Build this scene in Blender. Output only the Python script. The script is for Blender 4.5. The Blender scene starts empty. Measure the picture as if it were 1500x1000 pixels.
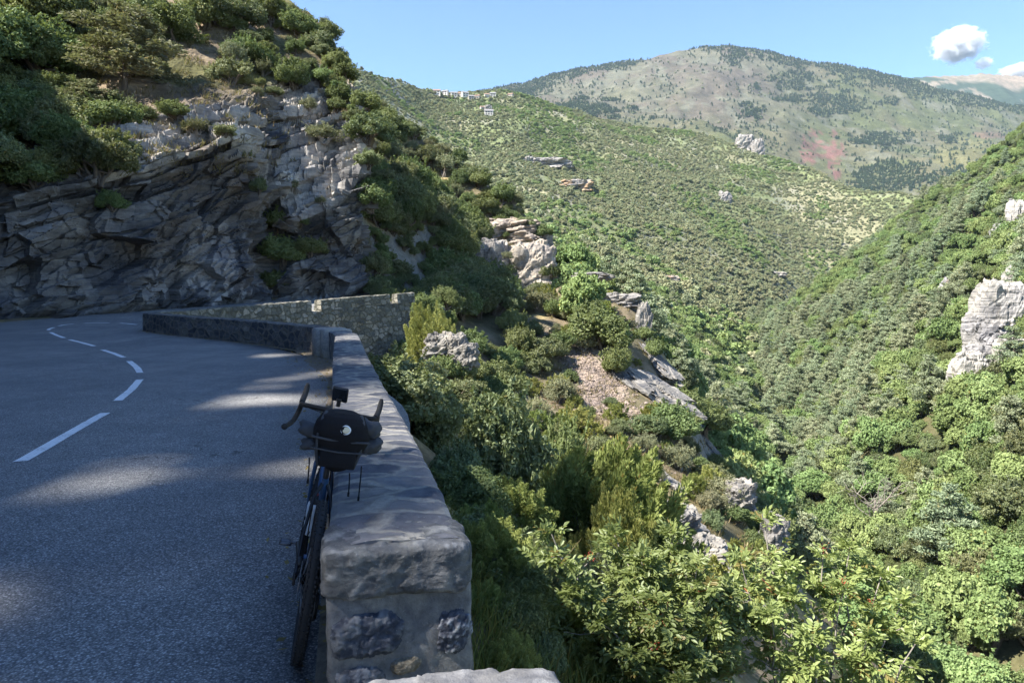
import bpy, math, random
import numpy as np
from mathutils import Vector, Matrix, Euler
from mathutils.bvhtree import BVHTree

SC = bpy.context.scene
COL = SC.collection
R = math.radians
rng = np.random.default_rng(7)
random.seed(7)

# ------------------------------------------------------------------ camera model
FPX = 1042.0
ALPHA = math.atan(72 / FPX)
EYE = 1.6
def ray(px, py):
    u = (px - 750) / FPX; v = (500 - py) / FPX
    return np.array([u, math.cos(ALPHA) + v * math.sin(ALPHA), v * math.cos(ALPHA) - math.sin(ALPHA)])
def P(px, py, Y):
    d = ray(px, py)
    return np.array([0, 0, EYE]) + d * (Y / d[1])
def proj(x, y, z):
    z = z - EYE
    ca, sa = math.cos(ALPHA), math.sin(ALPHA)
    yc = y * ca - z * sa
    zc = y * sa + z * ca
    return 750 + FPX * x / yc, 500 - FPX * zc / yc

# ------------------------------------------------------------------ noise
def _h(ix, iy, iz, seed):
    h = (ix.astype(np.int64) * 374761393 + iy.astype(np.int64) * 668265263 + iz.astype(np.int64) * 2147483647 % 1274126177 + seed * 1442695041) & 0xFFFFFFFF
    h = ((h ^ (h >> 13)) * 1274126177) & 0xFFFFFFFF
    h = ((h ^ (h >> 16)) * 2246822519) & 0xFFFFFFFF
    h = h ^ (h >> 15)
    return (h & 0xFFFFFF) / float(0xFFFFFF)
def vn(x, y, z=0.0, seed=0):
    x, y, z = np.broadcast_arrays(np.asarray(x, float), np.asarray(y, float), np.asarray(z, float))
    xi, yi, zi = np.floor(x), np.floor(y), np.floor(z)
    fx, fy, fz = x - xi, y - yi, z - zi
    fx = fx * fx * fx * (fx * (fx * 6 - 15) + 10); fy = fy * fy * fy * (fy * (fy * 6 - 15) + 10); fz = fz * fz * (3 - 2 * fz)
    def g(a, b, c): return _h(xi + a, yi + b, zi + c, seed)
    x00 = g(0, 0, 0) * (1 - fx) + g(1, 0, 0) * fx
    x10 = g(0, 1, 0) * (1 - fx) + g(1, 1, 0) * fx
    r0 = x00 * (1 - fy) + x10 * fy
    if not np.any(zi != 0) and not np.any(fz != 0):
        return r0 * 2 - 1
    x01 = g(0, 0, 1) * (1 - fx) + g(1, 0, 1) * fx
    x11 = g(0, 1, 1) * (1 - fx) + g(1, 1, 1) * fx
    r1 = x01 * (1 - fy) + x11 * fy
    return (r0 * (1 - fz) + r1 * fz) * 2 - 1
def fbm(x, y, z=0.0, o=4, seed=0, g=0.5):
    s, a = 0, 1.0
    for i in range(o):
        s = s + a * vn(np.asarray(x) * 2 ** i + i * 17.3, np.asarray(y) * 2 ** i - i * 9.1, np.asarray(z) * 2 ** i, seed + i)
        a *= g
    return s
def sst(e0, e1, x):
    t = np.clip((np.asarray(x, float) - e0) / (e1 - e0), 0, 1)
    return t * t * (3 - 2 * t)

def facets(x, y, z, seed=0):
    """angular broken-rock relief: each random cell is a tilted plane"""
    x, y, z = np.broadcast_arrays(np.asarray(x, float), np.asarray(y, float), np.asarray(z, float))
    xi, yi, zi = np.floor(x), np.floor(y), np.floor(z); best = np.full(x.shape, 1e9); out = np.zeros(x.shape)
    for a in (-1, 0, 1):
        for b in (-1, 0, 1):
            for c in (-1, 0, 1):
                cx, cy, cz = xi + a, yi + b, zi + c
                px_ = cx + _h(cx, cy, cz, seed); py_ = cy + _h(cx, cy, cz, seed + 1); pz_ = cz + _h(cx, cy, cz, seed + 2)
                d = (x - px_) ** 2 + (y - py_) ** 2 + (z - pz_) ** 2; m = d < best
                v = (_h(cx, cy, cz, seed + 3) - .5) + (_h(cx, cy, cz, seed + 4) - .5) * 1.5 * (x - px_) + (_h(cx, cy, cz, seed + 5) - .5) * 1.5 * (y - py_) + (_h(cx, cy, cz, seed + 6) - .4) * 1.5 * (z - pz_)
                best = np.where(m, d, best); out = np.where(m, v, out)
    return out
# ------------------------------------------------------------------ meshes
def mk(name, V, F, mats, parent=None, col=None, uv=None, smooth=False, mi=None, link=True):
    """V (n,3); F (m,k) int array, or list of such arrays"""
    V = np.ascontiguousarray(V, dtype=np.float32)
    Fs = F if isinstance(F, list) and not isinstance(F[0][0], (int, np.integer)) else [np.array(F)]
    Fs = [np.asarray(f, dtype=np.int32) for f in Fs if len(f)]
    me = bpy.data.meshes.new(name)
    me.vertices.add(len(V)); me.vertices.foreach_set('co', V.ravel())
    li = np.concatenate([f.ravel() for f in Fs])
    tot = np.concatenate([np.full(len(f), f.shape[1], np.int32) for f in Fs])
    st = np.concatenate([[0], np.cumsum(tot)[:-1]]).astype(np.int32)
    me.loops.add(len(li)); me.loops.foreach_set('vertex_index', li)
    me.polygons.add(len(tot)); me.polygons.foreach_set('loop_start', st); me.polygons.foreach_set('loop_total', tot)
    if not isinstance(mats, (list, tuple)): mats = [mats]
    for m in mats: me.materials.append(m)
    if mi is not None: me.polygons.foreach_set('material_index', np.asarray(mi, np.int32))
    me.polygons.foreach_set('use_smooth', np.full(len(tot), bool(smooth)))
    if col is not None:
        ca = me.color_attributes.new('Col', 'FLOAT_COLOR', 'POINT')
        c = np.ones((len(V), 4), np.float32); c[:, :3] = col
        ca.data.foreach_set('color', c.ravel())
    if uv is not None:
        ul = me.uv_layers.new(name='UVMap')
        ul.data.foreach_set('uv', np.ascontiguousarray(np.asarray(uv, np.float32)[li]).ravel())
    me.update(calc_edges=True); me.validate()
    o = bpy.data.objects.new(name, me)
    if link: COL.objects.link(o)
    if parent is not None: o.parent = parent
    return o
def gridF(nu, nv, off=0):
    i = np.arange(nu - 1)[:, None] * nv + np.arange(nv - 1)[None, :]
    i = i.ravel() + off
    return np.stack([i, i + nv, i + nv + 1, i + 1], 1)
def tag(o, label=None, cat=None, group=None, kind=None):
    if label: o['label'] = label
    if cat: o['category'] = cat
    if group: o['group'] = group
    if kind: o['kind'] = kind
    return o
def empty(name, loc=(0, 0, 0), rot=(0, 0, 0), sc=(1, 1, 1)):
    o = bpy.data.objects.new(name, None); COL.objects.link(o)
    o.location = [float(c) for c in loc]; o.rotation_euler = rot; o.scale = sc
    o.empty_display_size = 0.1
    return o
class MB:
    def __init__(s): s.v = []; s.f4 = []; s.f3 = []; s.n = 0; s.c = []
    def add(s, V, F, col=None):
        V = np.asarray(V, float); F = np.asarray(F)
        if F.shape[1] == 4: s.f4.append(F + s.n)
        else: s.f3.append(F + s.n)
        s.v.append(V); s.n += len(V)
        s.c.append(np.broadcast_to(np.asarray(col if col is not None else (1, 1, 1), float), (len(V), 3)))
    def box(s, c, size, rot=None, bev=0.0, col=None):
        hx, hy, hz = [a / 2 for a in size]
        b = min(bev, hx * .9, hy * .9, hz * .9)
        if b <= 0:
            V = np.array([[x, y, z] for x in (-hx, hx) for y in (-hy, hy) for z in (-hz, hz)])
            F = np.array([[0, 1, 3, 2], [4, 6, 7, 5], [0, 4, 5, 1], [2, 3, 7, 6], [0, 2, 6, 4], [1, 5, 7, 3]])
            if rot is not None: V = V @ np.array(rot).T
            s.add(V + np.array(c), F, col); return
        # bevelled: loft of chamfered rectangles along z
        rings = []
        for z, k in ((-hz, b), (-hz + b, 0), (hz - b, 0), (hz, b)):
            ax, ay = hx - k, hy - k; q = b
            ring = [(ax - q, -ay), (ax, -ay + q), (ax, ay - q), (ax - q, ay), (-ax + q, ay), (-ax, ay - q), (-ax, -ay + q), (-ax + q, -ay)]
            rings.append([(x, y, z) for x, y in ring])
        V = np.array(rings).reshape(-1, 3); n = 8
        F = [[i * n + j, i * n + (j + 1) % n, (i + 1) * n + (j + 1) % n, (i + 1) * n + j] for i in range(3) for j in range(n)]
        if rot is not None: V = V @ np.array(rot).T
        V = V + np.array(c)
        s.add(V, F, col)
        s.add(np.vstack([V[:8], V[:8].mean(0)]), [[(j + 1) % 8, j, 8] for j in range(8)], col)
        s.add(np.vstack([V[-8:], V[-8:].mean(0)]), [[j, (j + 1) % 8, 8] for j in range(8)], col)
    def tube(s, pts, rad, n=8, cap=True, col=None, closed=False, flat=None):
        p = np.asarray(pts, float); m = len(p)
        r = np.broadcast_to(np.asarray(rad, float), (m,))
        if closed: t = np.roll(p, -1, 0) - np.roll(p, 1, 0)
        else: t = np.gradient(p, axis=0)
        t /= np.linalg.norm(t, axis=1)[:, None] + 1e-12
        up = np.array([0, 0, 1.0]) if abs(t[0][2]) < .9 else np.array([1.0, 0, 0])
        N = []; nrm = np.cross(t[0], up); nrm /= np.linalg.norm(nrm)
        for i in range(m):
            nrm = nrm - t[i] * np.dot(nrm, t[i]); nrm /= np.linalg.norm(nrm) + 1e-12; N.append(nrm)
        N = np.array(N); B = np.cross(t, N)
        a = np.arange(n) * 2 * math.pi / n
        ring = np.cos(a)[None, :, None] * N[:, None, :] + np.sin(a)[None, :, None] * B[:, None, :]
        V = (p[:, None, :] + ring * r[:, None, None]).reshape(-1, 3)
        mm = m if closed else m - 1
        F = [[i * n + j, i * n + (j + 1) % n, ((i + 1) % m) * n + (j + 1) % n, ((i + 1) % m) * n + j] for i in range(mm) for j in range(n)]
        s.add(V, F, col)
        if cap and not closed:
            s.add(np.vstack([V[:n], p[0]]), [[(j + 1) % n, j, n] for j in range(n)], col)
            s.add(np.vstack([V[-n:], p[-1]]), [[j, (j + 1) % n, n] for j in range(n)], col)
    def lathe(s, prof, c, axis, n=24, col=None):
        """prof list of (r, h) along axis"""
        axis = np.asarray(axis, float); axis /= np.linalg.norm(axis)
        u = np.cross(axis, [0, 0, 1.0]);
        if np.linalg.norm(u) < .1: u = np.cross(axis, [1.0, 0, 0])
        u /= np.linalg.norm(u); w = np.cross(axis, u)
        a = np.arange(n) * 2 * math.pi / n
        V = []
        for r_, h in prof:
            V.append(np.array(c) + axis * h + r_ * (np.cos(a)[:, None] * u + np.sin(a)[:, None] * w))
        V = np.vstack(V)
        F = [[i * n + j, i * n + (j + 1) % n, (i + 1) * n + (j + 1) % n, (i + 1) * n + j] for i in range(len(prof) - 1) for j in range(n)]
        s.add(V, F, col)
    def build(s, name, mat, parent=None, smooth=True, link=True, usecol=False):
        F = []
        if s.f4: F.append(np.vstack(s.f4))
        if s.f3: F.append(np.vstack(s.f3))
        return mk(name, np.vstack(s.v), F, mat, parent, col=np.vstack(s.c) if usecol else None, smooth=smooth, link=link)

# ------------------------------------------------------------------ materials
class NT:
    def __init__(s, name):
        s.m = bpy.data.materials.new(name); s.m.use_nodes = True
        s.t = s.m.node_tree; s.t.nodes.clear()
        s.out = s.n('ShaderNodeOutputMaterial')
    def n(s, k, **kw):
        nd = s.t.nodes.new(k)
        for a, b in kw.items():
            if a.startswith('i_'):
                key = a[2:]
                key = int(key) if key.isdigit() else key.replace('_', ' ')
                nd.inputs[key].default_value = b
            else: setattr(nd, a, b)
        return nd
    def l(s, a, b): s.t.links.new(a, b)
    def set(s, sock, v):
        if isinstance(v, bpy.types.NodeSocket): s.l(v, sock)
        else: sock.default_value = v
    def math(s, op, a, b=0.0, c=0.0, clamp=False):
        nd = s.n('ShaderNodeMath', operation=op, use_clamp=clamp)
        s.set(nd.inputs[0], a); s.set(nd.inputs[1], b); s.set(nd.inputs[2], c)
        return nd.outputs[0]
    def mix(s, fac, a, b, mode='MIX'):
        nd = s.n('ShaderNodeMix', data_type='RGBA', blend_type=mode)
        s.set(nd.inputs[0], fac)
        for sock, v in ((nd.inputs[6], a), (nd.inputs[7], b)):
            if isinstance(v, (tuple, list)): v = (*v[:3], 1)
            s.set(sock, v)
        return nd.outputs[2]
    def noise(s, vec, scale, detail=4, rough=.55, dist=0.0, color=False):
        nd = s.n('ShaderNodeTexNoise'); s.l(vec, nd.inputs['Vector'])
        nd.inputs['Scale'].default_value = scale; nd.inputs['Detail'].default_value = detail
        nd.inputs['Roughness'].default_value = rough; nd.inputs['Distortion'].default_value = dist
        return nd.outputs['Color' if color else 'Fac']
    def vor(s, vec, scale, feature='F1', out='Distance', rnd=1.0):
        nd = s.n('ShaderNodeTexVoronoi', feature=feature); s.l(vec, nd.inputs['Vector'])
        nd.inputs['Scale'].default_value = scale; nd.inputs['Randomness'].default_value = rnd
        return nd.outputs[out]
    def ramp(s, f, stops):
        nd = s.n('ShaderNodeValToRGB'); s.l(f, nd.inputs[0])
        e = nd.color_ramp.elements
        while len(e) < len(stops): e.new(.5)
        for i, (p, c) in enumerate(stops):
            e[i].position = p; e[i].color = (*c[:3], 1) if isinstance(c, (tuple, list)) else (c, c, c, 1)
        return nd.outputs[0]
    def rng(s, v, a, b, c, d, clamp=True):
        nd = s.n('ShaderNodeMapRange', clamp=clamp); s.l(v, nd.inputs[0])
        for i, q in enumerate((a, b, c, d)): nd.inputs[i + 1].default_value = q
        return nd.outputs[0]
    def mapping(s, vec, scale=(1, 1, 1), rot=(0, 0, 0)):
        nd = s.n('ShaderNodeMapping'); s.l(vec, nd.inputs[0])
        nd.inputs['Scale'].default_value = scale; nd.inputs['Rotation'].default_value = rot
        return nd.outputs[0]
    def pos(s): return s.n('ShaderNodeNewGeometry').outputs['Position']
    def obj(s): return s.n('ShaderNodeTexCoord').outputs['Object']
    def uv(s): return s.n('ShaderNodeTexCoord').outputs['UV']
    def attr(s): return s.n('ShaderNodeAttribute', attribute_name='Col').outputs['Color']
    def bump(s, h, strength=.5, dist=.02, nrm=None):
        nd = s.n('ShaderNodeBump'); s.l(h, nd.inputs['Height'])
        nd.inputs['Strength'].default_value = strength; nd.inputs['Distance'].default_value = dist
        if nrm is not None: s.l(nrm, nd.inputs['Normal'])
        return nd.outputs[0]
    def pbr(s, color, rough=.8, bump=None, metal=0.0, spec=.3):
        b = s.n('ShaderNodeBsdfPrincipled')
        s.set(b.inputs['Base Color'], (*color[:3], 1) if isinstance(color, (tuple, list)) else color)
        s.set(b.inputs['Roughness'], rough); s.set(b.inputs['Metallic'], metal)
        b.inputs['Specular IOR Level'].default_value = spec
        if bump is not None: s.l(bump, b.inputs['Normal'])
        s.l(b.outputs[0], s.out.inputs[0])
        return s.m

def simple(name, color, rough=.6, metal=0.0, spec=.4, var=.25, scale=30, bump=.15):
    t = NT(name); v = t.obj()
    f = t.noise(v, scale, 4)
    c = t.mix(f, tuple(x * (1 - var) for x in color), tuple(min(1, x * (1 + var)) for x in color))
    return t.pbr(c, rough, t.bump(t.noise(v, scale * 6, 2), bump, .003), metal, spec)

def foliage(name, c0, c1, trans=.3, gloss=.0, hv=.06):
    """leaf colour between c0 and c1 by leaf tint and plant; per-plant variation by Object Info"""
    t = NT(name)
    a = t.n('ShaderNodeSeparateColor'); t.l(t.attr(), a.inputs[0])
    oi = t.n('ShaderNodeObjectInfo').outputs['Random']
    f = t.math('ADD', a.outputs[0], t.math('MULTIPLY', t.math('SUBTRACT', oi, .5), .4), clamp=True)
    c = t.mix(f, c0, c1)
    hs = t.n('ShaderNodeHueSaturation'); t.l(c, hs.inputs['Color'])
    t.l(t.math('ADD', .5, t.math('MULTIPLY', t.math('SUBTRACT', t.math('FRACT', t.math('MULTIPLY', oi, 7.31)), .5), hv)), hs.inputs['Hue'])
    t.l(t.math('ADD', .87, t.math('MULTIPLY', t.math('FRACT', t.math('MULTIPLY', oi, 13.7)), .28)), hs.inputs['Value'])
    # a second tint channel: yellowed / dry leaves
    c = t.mix(a.outputs[1], hs.outputs[0], (.24, .17, .05))
    d = t.n('ShaderNodeBsdfDiffuse'); t.l(c, d.inputs[0])
    tr = t.n('ShaderNodeBsdfTranslucent'); t.l(t.mix(.5, c, (.25, .3, .05), 'MIX'), tr.inputs[0])
    ms = t.n('ShaderNodeMixShader'); ms.inputs[0].default_value = trans
    t.l(d.outputs[0], ms.inputs[1]); t.l(tr.outputs[0], ms.inputs[2])
    o = ms.outputs[0]
    if gloss > 0:
        g = t.n('ShaderNodeBsdfGlossy'); g.inputs['Roughness'].default_value = .5; g.inputs[0].default_value = (.8, .85, .8, 1)
        m2 = t.n('ShaderNodeMixShader'); m2.inputs[0].default_value = gloss
        t.l(o, m2.inputs[1]); t.l(g.outputs[0], m2.inputs[2]); o = m2.outputs[0]
    t.l(o, t.out.inputs[0])
    return t.m

def rock_mat(name, tint=(1, 1, 1), fine=6.0, strata_rot=(0, .4, 0), dist=.08, streak=True):
    """vertex colour times rock detail"""
    t = NT(name); p = t.pos()
    base = t.attr()
    n1 = t.noise(p, fine * .12, 5, .6); n2 = t.noise(p, fine, 5, .65)
    s = t.noise(t.mapping(p, (.35, .35, 5.0), strata_rot), fine * .35, 5, .62)
    c = t.mix(t.rng(n1, .3, .7, 0, 1), (.62, .62, .66), (1.3, 1.24, 1.12))
    c = t.mix(1.0, base, c, 'MULTIPLY')
    c = t.mix(1.0, c, t.mix(t.rng(n2, .3, .75, 0, 1), (.7, .7, .72), (1.22, 1.2, 1.18)), 'MULTIPLY')
    c = t.mix(1.0, c, t.mix(t.rng(s, .35, .65, 0, 1), (.72, .72, .74), (1.15, 1.13, 1.1)), 'MULTIPLY')
    ed = t.vor(t.mapping(p, (1, 1, 1.6), strata_rot), fine * .16, 'DISTANCE_TO_EDGE')
    crack = t.rng(ed, 0, .06, 0, 1)
    h = t.math('ADD', t.math('MULTIPLY', n2, .5), t.math('ADD', s, t.math('MULTIPLY', crack, .35)))
    return t.pbr(t.mix(1.0, c, (*tint, 1), 'MULTIPLY'), .9, t.bump(h, .9, dist), spec=.15)

def ground_mat(name, scale=1.0, bstr=.6, bdist=.1):
    t = NT(name); p = t.pos(); base = t.attr()
    n1 = t.noise(p, .6 * scale, 5, .65); n2 = t.noise(p, 5 * scale, 5, .7)
    c = t.mix(1.0, base, t.mix(t.rng(n1, .3, .7, 0, 1), (.65, .68, .6), (1.3, 1.25, 1.2)), 'MULTIPLY')
    c = t.mix(1.0, c, t.mix(t.rng(n2, .3, .7, 0, 1), (.65, .65, .65), (1.3, 1.3, 1.3)), 'MULTIPLY')
    return t.pbr(c, .95, t.bump(t.math('ADD', n1, n2), bstr, bdist), spec=.1)

def masonry(name, sx, sz, stones, mortar, dist=.012, mw=.05, dirt=.5):
    """rubble stones in mortar over UV metres"""
    t = NT(name); uv = t.uv(); p = t.pos()
    wob = t.noise(uv, 5.5, 3, .6, color=True)
    off = t.n('ShaderNodeVectorMath', operation='SCALE'); t.l(wob, off.inputs[0]); off.inputs['Scale'].default_value = .13
    ad = t.n('ShaderNodeVectorMath', operation='ADD'); t.l(uv, ad.inputs[0]); t.l(off.outputs[0], ad.inputs[1])
    q = t.mapping(ad.outputs[0], (1 / sx, 1 / sz, 1))
    ed = t.n('ShaderNodeTexVoronoi', feature='DISTANCE_TO_EDGE', voronoi_dimensions='2D'); t.l(q, ed.inputs['Vector']); ed.inputs['Scale'].default_value = 1
    cl = t.n('ShaderNodeTexVoronoi', feature='F1', voronoi_dimensions='2D'); t.l(q, cl.inputs['Vector']); cl.inputs['Scale'].default_value = 1
    cs = t.n('ShaderNodeSeparateColor'); t.l(cl.outputs['Color'], cs.inputs[0])
    fine = t.noise(p, 38, 5, .7); mid = t.noise(p, 9, 4, .6); big = t.noise(p, 1.3, 3)
    edge = t.math('ADD', ed.outputs[0], t.math('ADD', t.math('MULTIPLY', t.math('SUBTRACT', mid, .5), .3), t.math('MULTIPLY', t.math('SUBTRACT', fine, .5), .12)))
    edge = t.math('SUBTRACT', edge, t.math('MULTIPLY', t.rng(cs.outputs[2], .6, 1, 0, 1), .12))
    m = t.rng(edge, mw, mw + .1, 0, 1)
    sc_ = t.ramp(cs.outputs[0], stones)
    sc_ = t.mix(1.0, sc_, t.mix(t.rng(mid, .3, .7, 0, 1), (.6, .62, .68), (1.35, 1.3, 1.25)), 'MULTIPLY')
    sc_ = t.mix(t.rng(fine, .6, .75, 0, .45), sc_, (.4, .41, .42))
    mo = t.mix(1.0, mortar, t.mix(t.rng(fine, .3, .7, 0, 1), (.7, .7, .7), (1.25, 1.25, 1.25)), 'MULTIPLY')
    c = t.mix(m, mo, sc_)
    c = t.mix(t.rng(big, .45, .7, 0, dirt), c, t.mix(1.0, c, (.62, .62, .64), 'MULTIPLY'))
    h = t.math('ADD', t.math('MULTIPLY', m, t.math('ADD', .55, t.math('MULTIPLY', cs.outputs[1], .5))), t.math('ADD', t.math('MULTIPLY', fine, .35), t.math('MULTIPLY', mid, .45)))
    return t.pbr(c, .88, t.bump(h, .9, dist), spec=.2)

M = {}
M['rock'] = rock_mat('cliff_rock', fine=3.2)
M['rock_near'] = rock_mat('outcrop_rock', fine=5.5, dist=.06)
M['rock_far'] = rock_mat('far_rock', fine=.7, dist=.5)
M['ground'] = ground_mat('near_soil', 2.0, .6, .06)
M['ground_mid'] = ground_mat('slope_soil', .35, .6, .5)
M['ground_far'] = ground_mat('mountain_ground', .045, .8, 6.0)
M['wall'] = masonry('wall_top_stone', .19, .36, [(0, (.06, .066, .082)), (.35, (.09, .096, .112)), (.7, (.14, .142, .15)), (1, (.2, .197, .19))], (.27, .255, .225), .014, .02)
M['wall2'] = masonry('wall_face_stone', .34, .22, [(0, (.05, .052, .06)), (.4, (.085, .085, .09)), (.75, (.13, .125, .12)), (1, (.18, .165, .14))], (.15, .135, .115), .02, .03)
M['wall_far'] = masonry('retaining_stone', .46, .3, [(0, (.09, .092, .08)), (.4, (.15, .148, .12)), (.75, (.22, .21, .17)), (1, (.32, .3, .25))], (.12, .115, .09), .05, .03)
t = NT('end_stone'); p = t.pos(); q1 = t.noise(p, 22, 6, .7); q2 = t.noise(p, 90, 4, .7); q3 = t.noise(p, 6, 3)
c = t.mix(1.0, t.attr(), t.mix(t.rng(q1, .3, .7, 0, 1), (.62, .63, .66), (1.3, 1.28, 1.25)), 'MULTIPLY')
c = t.mix(1.0, c, t.mix(t.rng(q3, .35, .65, 0, 1), (.82, .84, .9), (1.12, 1.1, 1.05)), 'MULTIPLY')
c = t.mix(t.rng(q2, .62, .72, 0, .4), c, (.42, .43, .42))
M['stone_end'] = t.pbr(c, .9, t.bump(t.math('ADD', q1, t.math('MULTIPLY', q2, .4)), .8, .012), spec=.2)
M['bark'] = simple('bark', (.13, .105, .08), .9, var=.4, scale=9, bump=.6, spec=.1)
M['bark_pale'] = simple('pale_bark', (.26, .23, .2), .9, var=.35, scale=9, bump=.6, spec=.1)
M['twig_red'] = simple('red_twig', (.3, .09, .05), .7, var=.3, scale=20, spec=.2)
M['leaf_oak'] = foliage('oak_leaf', (.085, .112, .042), (.22, .26, .1), .28, .02)
M['leaf_laurel'] = foliage('laurel_leaf', (.09, .112, .05), (.24, .265, .12), .28, .03)
M['leaf_juniper'] = foliage('juniper_leaf', (.17, .2, .06), (.4, .43, .15), .32)
M['leaf_grey'] = foliage('grey_leaf', (.13, .14, .08), (.26, .265, .16), .2)
M['leaf_tere'] = foliage('compound_leaf', (.14, .19, .055), (.31, .38, .13), .42, .04, .03)
M['leaf_broad'] = foliage('broadleaf', (.165, .23, .086), (.335, .42, .18), .32, .0, .04)
M['leaf_pine'] = foliage('pine_needle', (.18, .215, .13), (.36, .4, .25), .22)
M['leaf_scrub'] = foliage('scrub_leaf', (.23, .25, .14), (.38, .39, .23), .22)
M['leaf_dark'] = foliage('conifer_dark', (.045, .07, .042), (.085, .12, .065), .1)
M['grass'] = foliage('grass_blade', (.05, .07, .02), (.16, .17, .06), .3)
M['litter'] = foliage('dead_leaf', (.12, .08, .04), (.3, .21, .12), .1)
# ================================================================== TERRAIN
def zroad(x, y):
    return np.interp(y, [-50, 20, 27, 31, 36, 40, 47, 60, 85, 110], [0, 0, .12, .2, .38, .55, .95, 1.2, 1.55, 2.0])

WALL_NEAR = np.array([(-.18 - .25, 2.62), (-.9, 4.6), (-1.62, 7.4), (-2.42, 10.6), (-3.1, 13.4), (-3.72, 15.9), (-4.35, 17.6), (-5.3, 19.2), (-6.6, 20.7), (-8.3, 22.3), (-10.3, 24.0), (-12.2, 25.6), (-13.9, 27.3)])
WALL_FAR = np.array([(-13.9, 27.3), (-14.4, 28.6), (-14.3, 30.0), (-13.7, 32.2), (-12.6, 35.4), (-11.1, 39.3), (-9.4, 42.6), (-7.9, 45.0), (-6.6, 46.9)])

def tps_fit(pts):
    p = np.array(pts, float); n = len(p)
    d = np.hypot(p[:, None, 0] - p[None, :, 0], p[:, None, 1] - p[None, :, 1])
    K = np.where(d > 0, d ** 2 * np.log(d + 1e-12), 0) + np.eye(n) * 2.0
    A = np.zeros((n + 3, n + 3)); A[:n, :n] = K; A[:n, n] = 1; A[:n, n + 1:] = p[:, :2]
    A[n, :n] = 1; A[n + 1:, :n] = p[:, :2].T
    w = np.linalg.solve(A, np.concatenate([p[:, 2], [0, 0, 0]]))
    def f(x, y):
        x = np.asarray(x, float); y = np.asarray(y, float); sh = x.shape
        x = x.ravel(); y = y.ravel(); out = np.empty(len(x))
        for i in range(0, len(x), 20000):
            d = np.hypot(x[i:i + 20000, None] - p[None, :, 0], y[i:i + 20000, None] - p[None, :, 1])
            out[i:i + 20000] = (d * d * np.log(d + 1e-12)) @ w[:n] + w[n] + w[n + 1] * x[i:i + 20000] + w[n + 2] * y[i:i + 20000]
        return out.reshape(sh)
    return f

NP = [(-3.2, -15, -.4), (-8, -10, -.4), (-4, 0, -.4), (-9, 2, -.4), (-5, 8, -.4), (-10, 10, -.4), (-9, 16, -.4), (-14, 20, -.4), (-12, 22.3, -.4),
      (-18, 26, -.4), (-17.5, 31, -.3), (-17, 36, -.1), (-14.5, 41, .1), (-11.5, 46, .4), (-9, 52, .6), (-7.5, 60, .8), (-6, 70, 1.0), (-3, 80, 1.1), (1, 87, 1.2),
      (.15, 0, -.3), (.1, 2.6, -.4), (-.45, 5, -.5), (-1.6, 9, -.7), (-2.7, 13.4, -.9), (-3.7, 17.5, -1.1), (-6.0, 20.6, -1.1), (-9.8, 24, -1.3), (-12.8, 26.8, -1.6),
      (-12.6, 31, -2.6), (-11.0, 36, -3.2), (-9.2, 40.6, -3.6), (-6.3, 45, -3.4), (-4.4, 48, -2.4),
      (1, 0, -1.2), (4, 0, -4.2), (10, 0, -10), (25, 0, -25), (1, 4, -1.7), (2.2, 6, -3.1), (5, 5, -5.8), (10, 8, -10.8), (20, 8, -20), (1.2, 14, -4.7), (4, 16, -6.7),
      (8, 16, -10.2), (15, 16, -17), (30, 20, -30), (6.5, 24, -8.4), (9, 24, -10.7), (14, 26, -16.5), (-1, 20, -4), (-3, 26, -5.5), (-7, 27, -5), (0, 28, -7.5), (5, 30, -9.5),
      (-3.5, 37, -2.6), (-3, 41, -3.4), (2, 38, -7.8), (8, 35, -10), (11, 40, -10.5), (13.5, 40, -11.5), (16.5, 40, -16), (24, 42, -25), (12.5, 49, -8.8), (15.5, 50, -13), (11.7, 57, -6.6), (7, 55, -6),
      (2, 52, -6.5), (-2.5, 55, -3.2), (14.5, 58, -9.5), (19, 60, -18), (28, 60, -27), (6, 62, -3.4), (13, 66, -4.2), (18, 70, -11), (25, 75, -21), (2, 70, -.4), (8, 76, .3), (13.6, 77, -.9), (20, 80, -11),
      (30, 85, -24), (9, 85, 2.2), (13.5, 87, 0), (22, 95, -10), (45, 20, -43), (50, 60, -46), (40, 105, -38), (60, 100, -56), (80, 150, -60), (50, 150, -46), (100, 220, -70),
      # the lit spur behind the cliff nose
      (-15, 63, 4), (-17, 70, 10), (-11, 72, 5), (-8, 80, 5), (-6, 88, 7), (-15, 88, 16), (-24, 80, 19), (-20, 100, 27), (-28, 100, 34), (-40, 105, 44)]
for q in ((540, 150, 112), (600, 200, 110), (650, 228, 110), (700, 258, 110), (760, 310, 106), (792, 345, 102), (806, 392, 98), (690, 300, 100), (740, 300, 101), (640, 300, 98), (740, 420, 90), (690, 424, 88), (620, 260, 104), (690, 360, 95), (745, 360, 95), (790, 410, 93)):
    NP.append(tuple(P(*q)))
NP += [(-5, 135, 10), (10, 128, -4), (-30, 135, 34), (12, 108, -2), (20, 160, -18), (60, 200, -50), (-20, 190, 12), (20, 220, -30), (-60, 120, 60), (-60, 60, 50), (-70, 0, 45)]
_N = tps_fit(NP)
def seg_dist(x, y, poly):
    best = np.full(np.shape(x), 1e9)
    for a, b in zip(poly[:-1], poly[1:]):
        d = b - a; t = np.clip(((x - a[0]) * d[0] + (y - a[1]) * d[1]) / (d @ d), 0, 1)
        best = np.minimum(best, np.hypot(x - a[0] - t * d[0], y - a[1] - t * d[1]))
    return best
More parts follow.
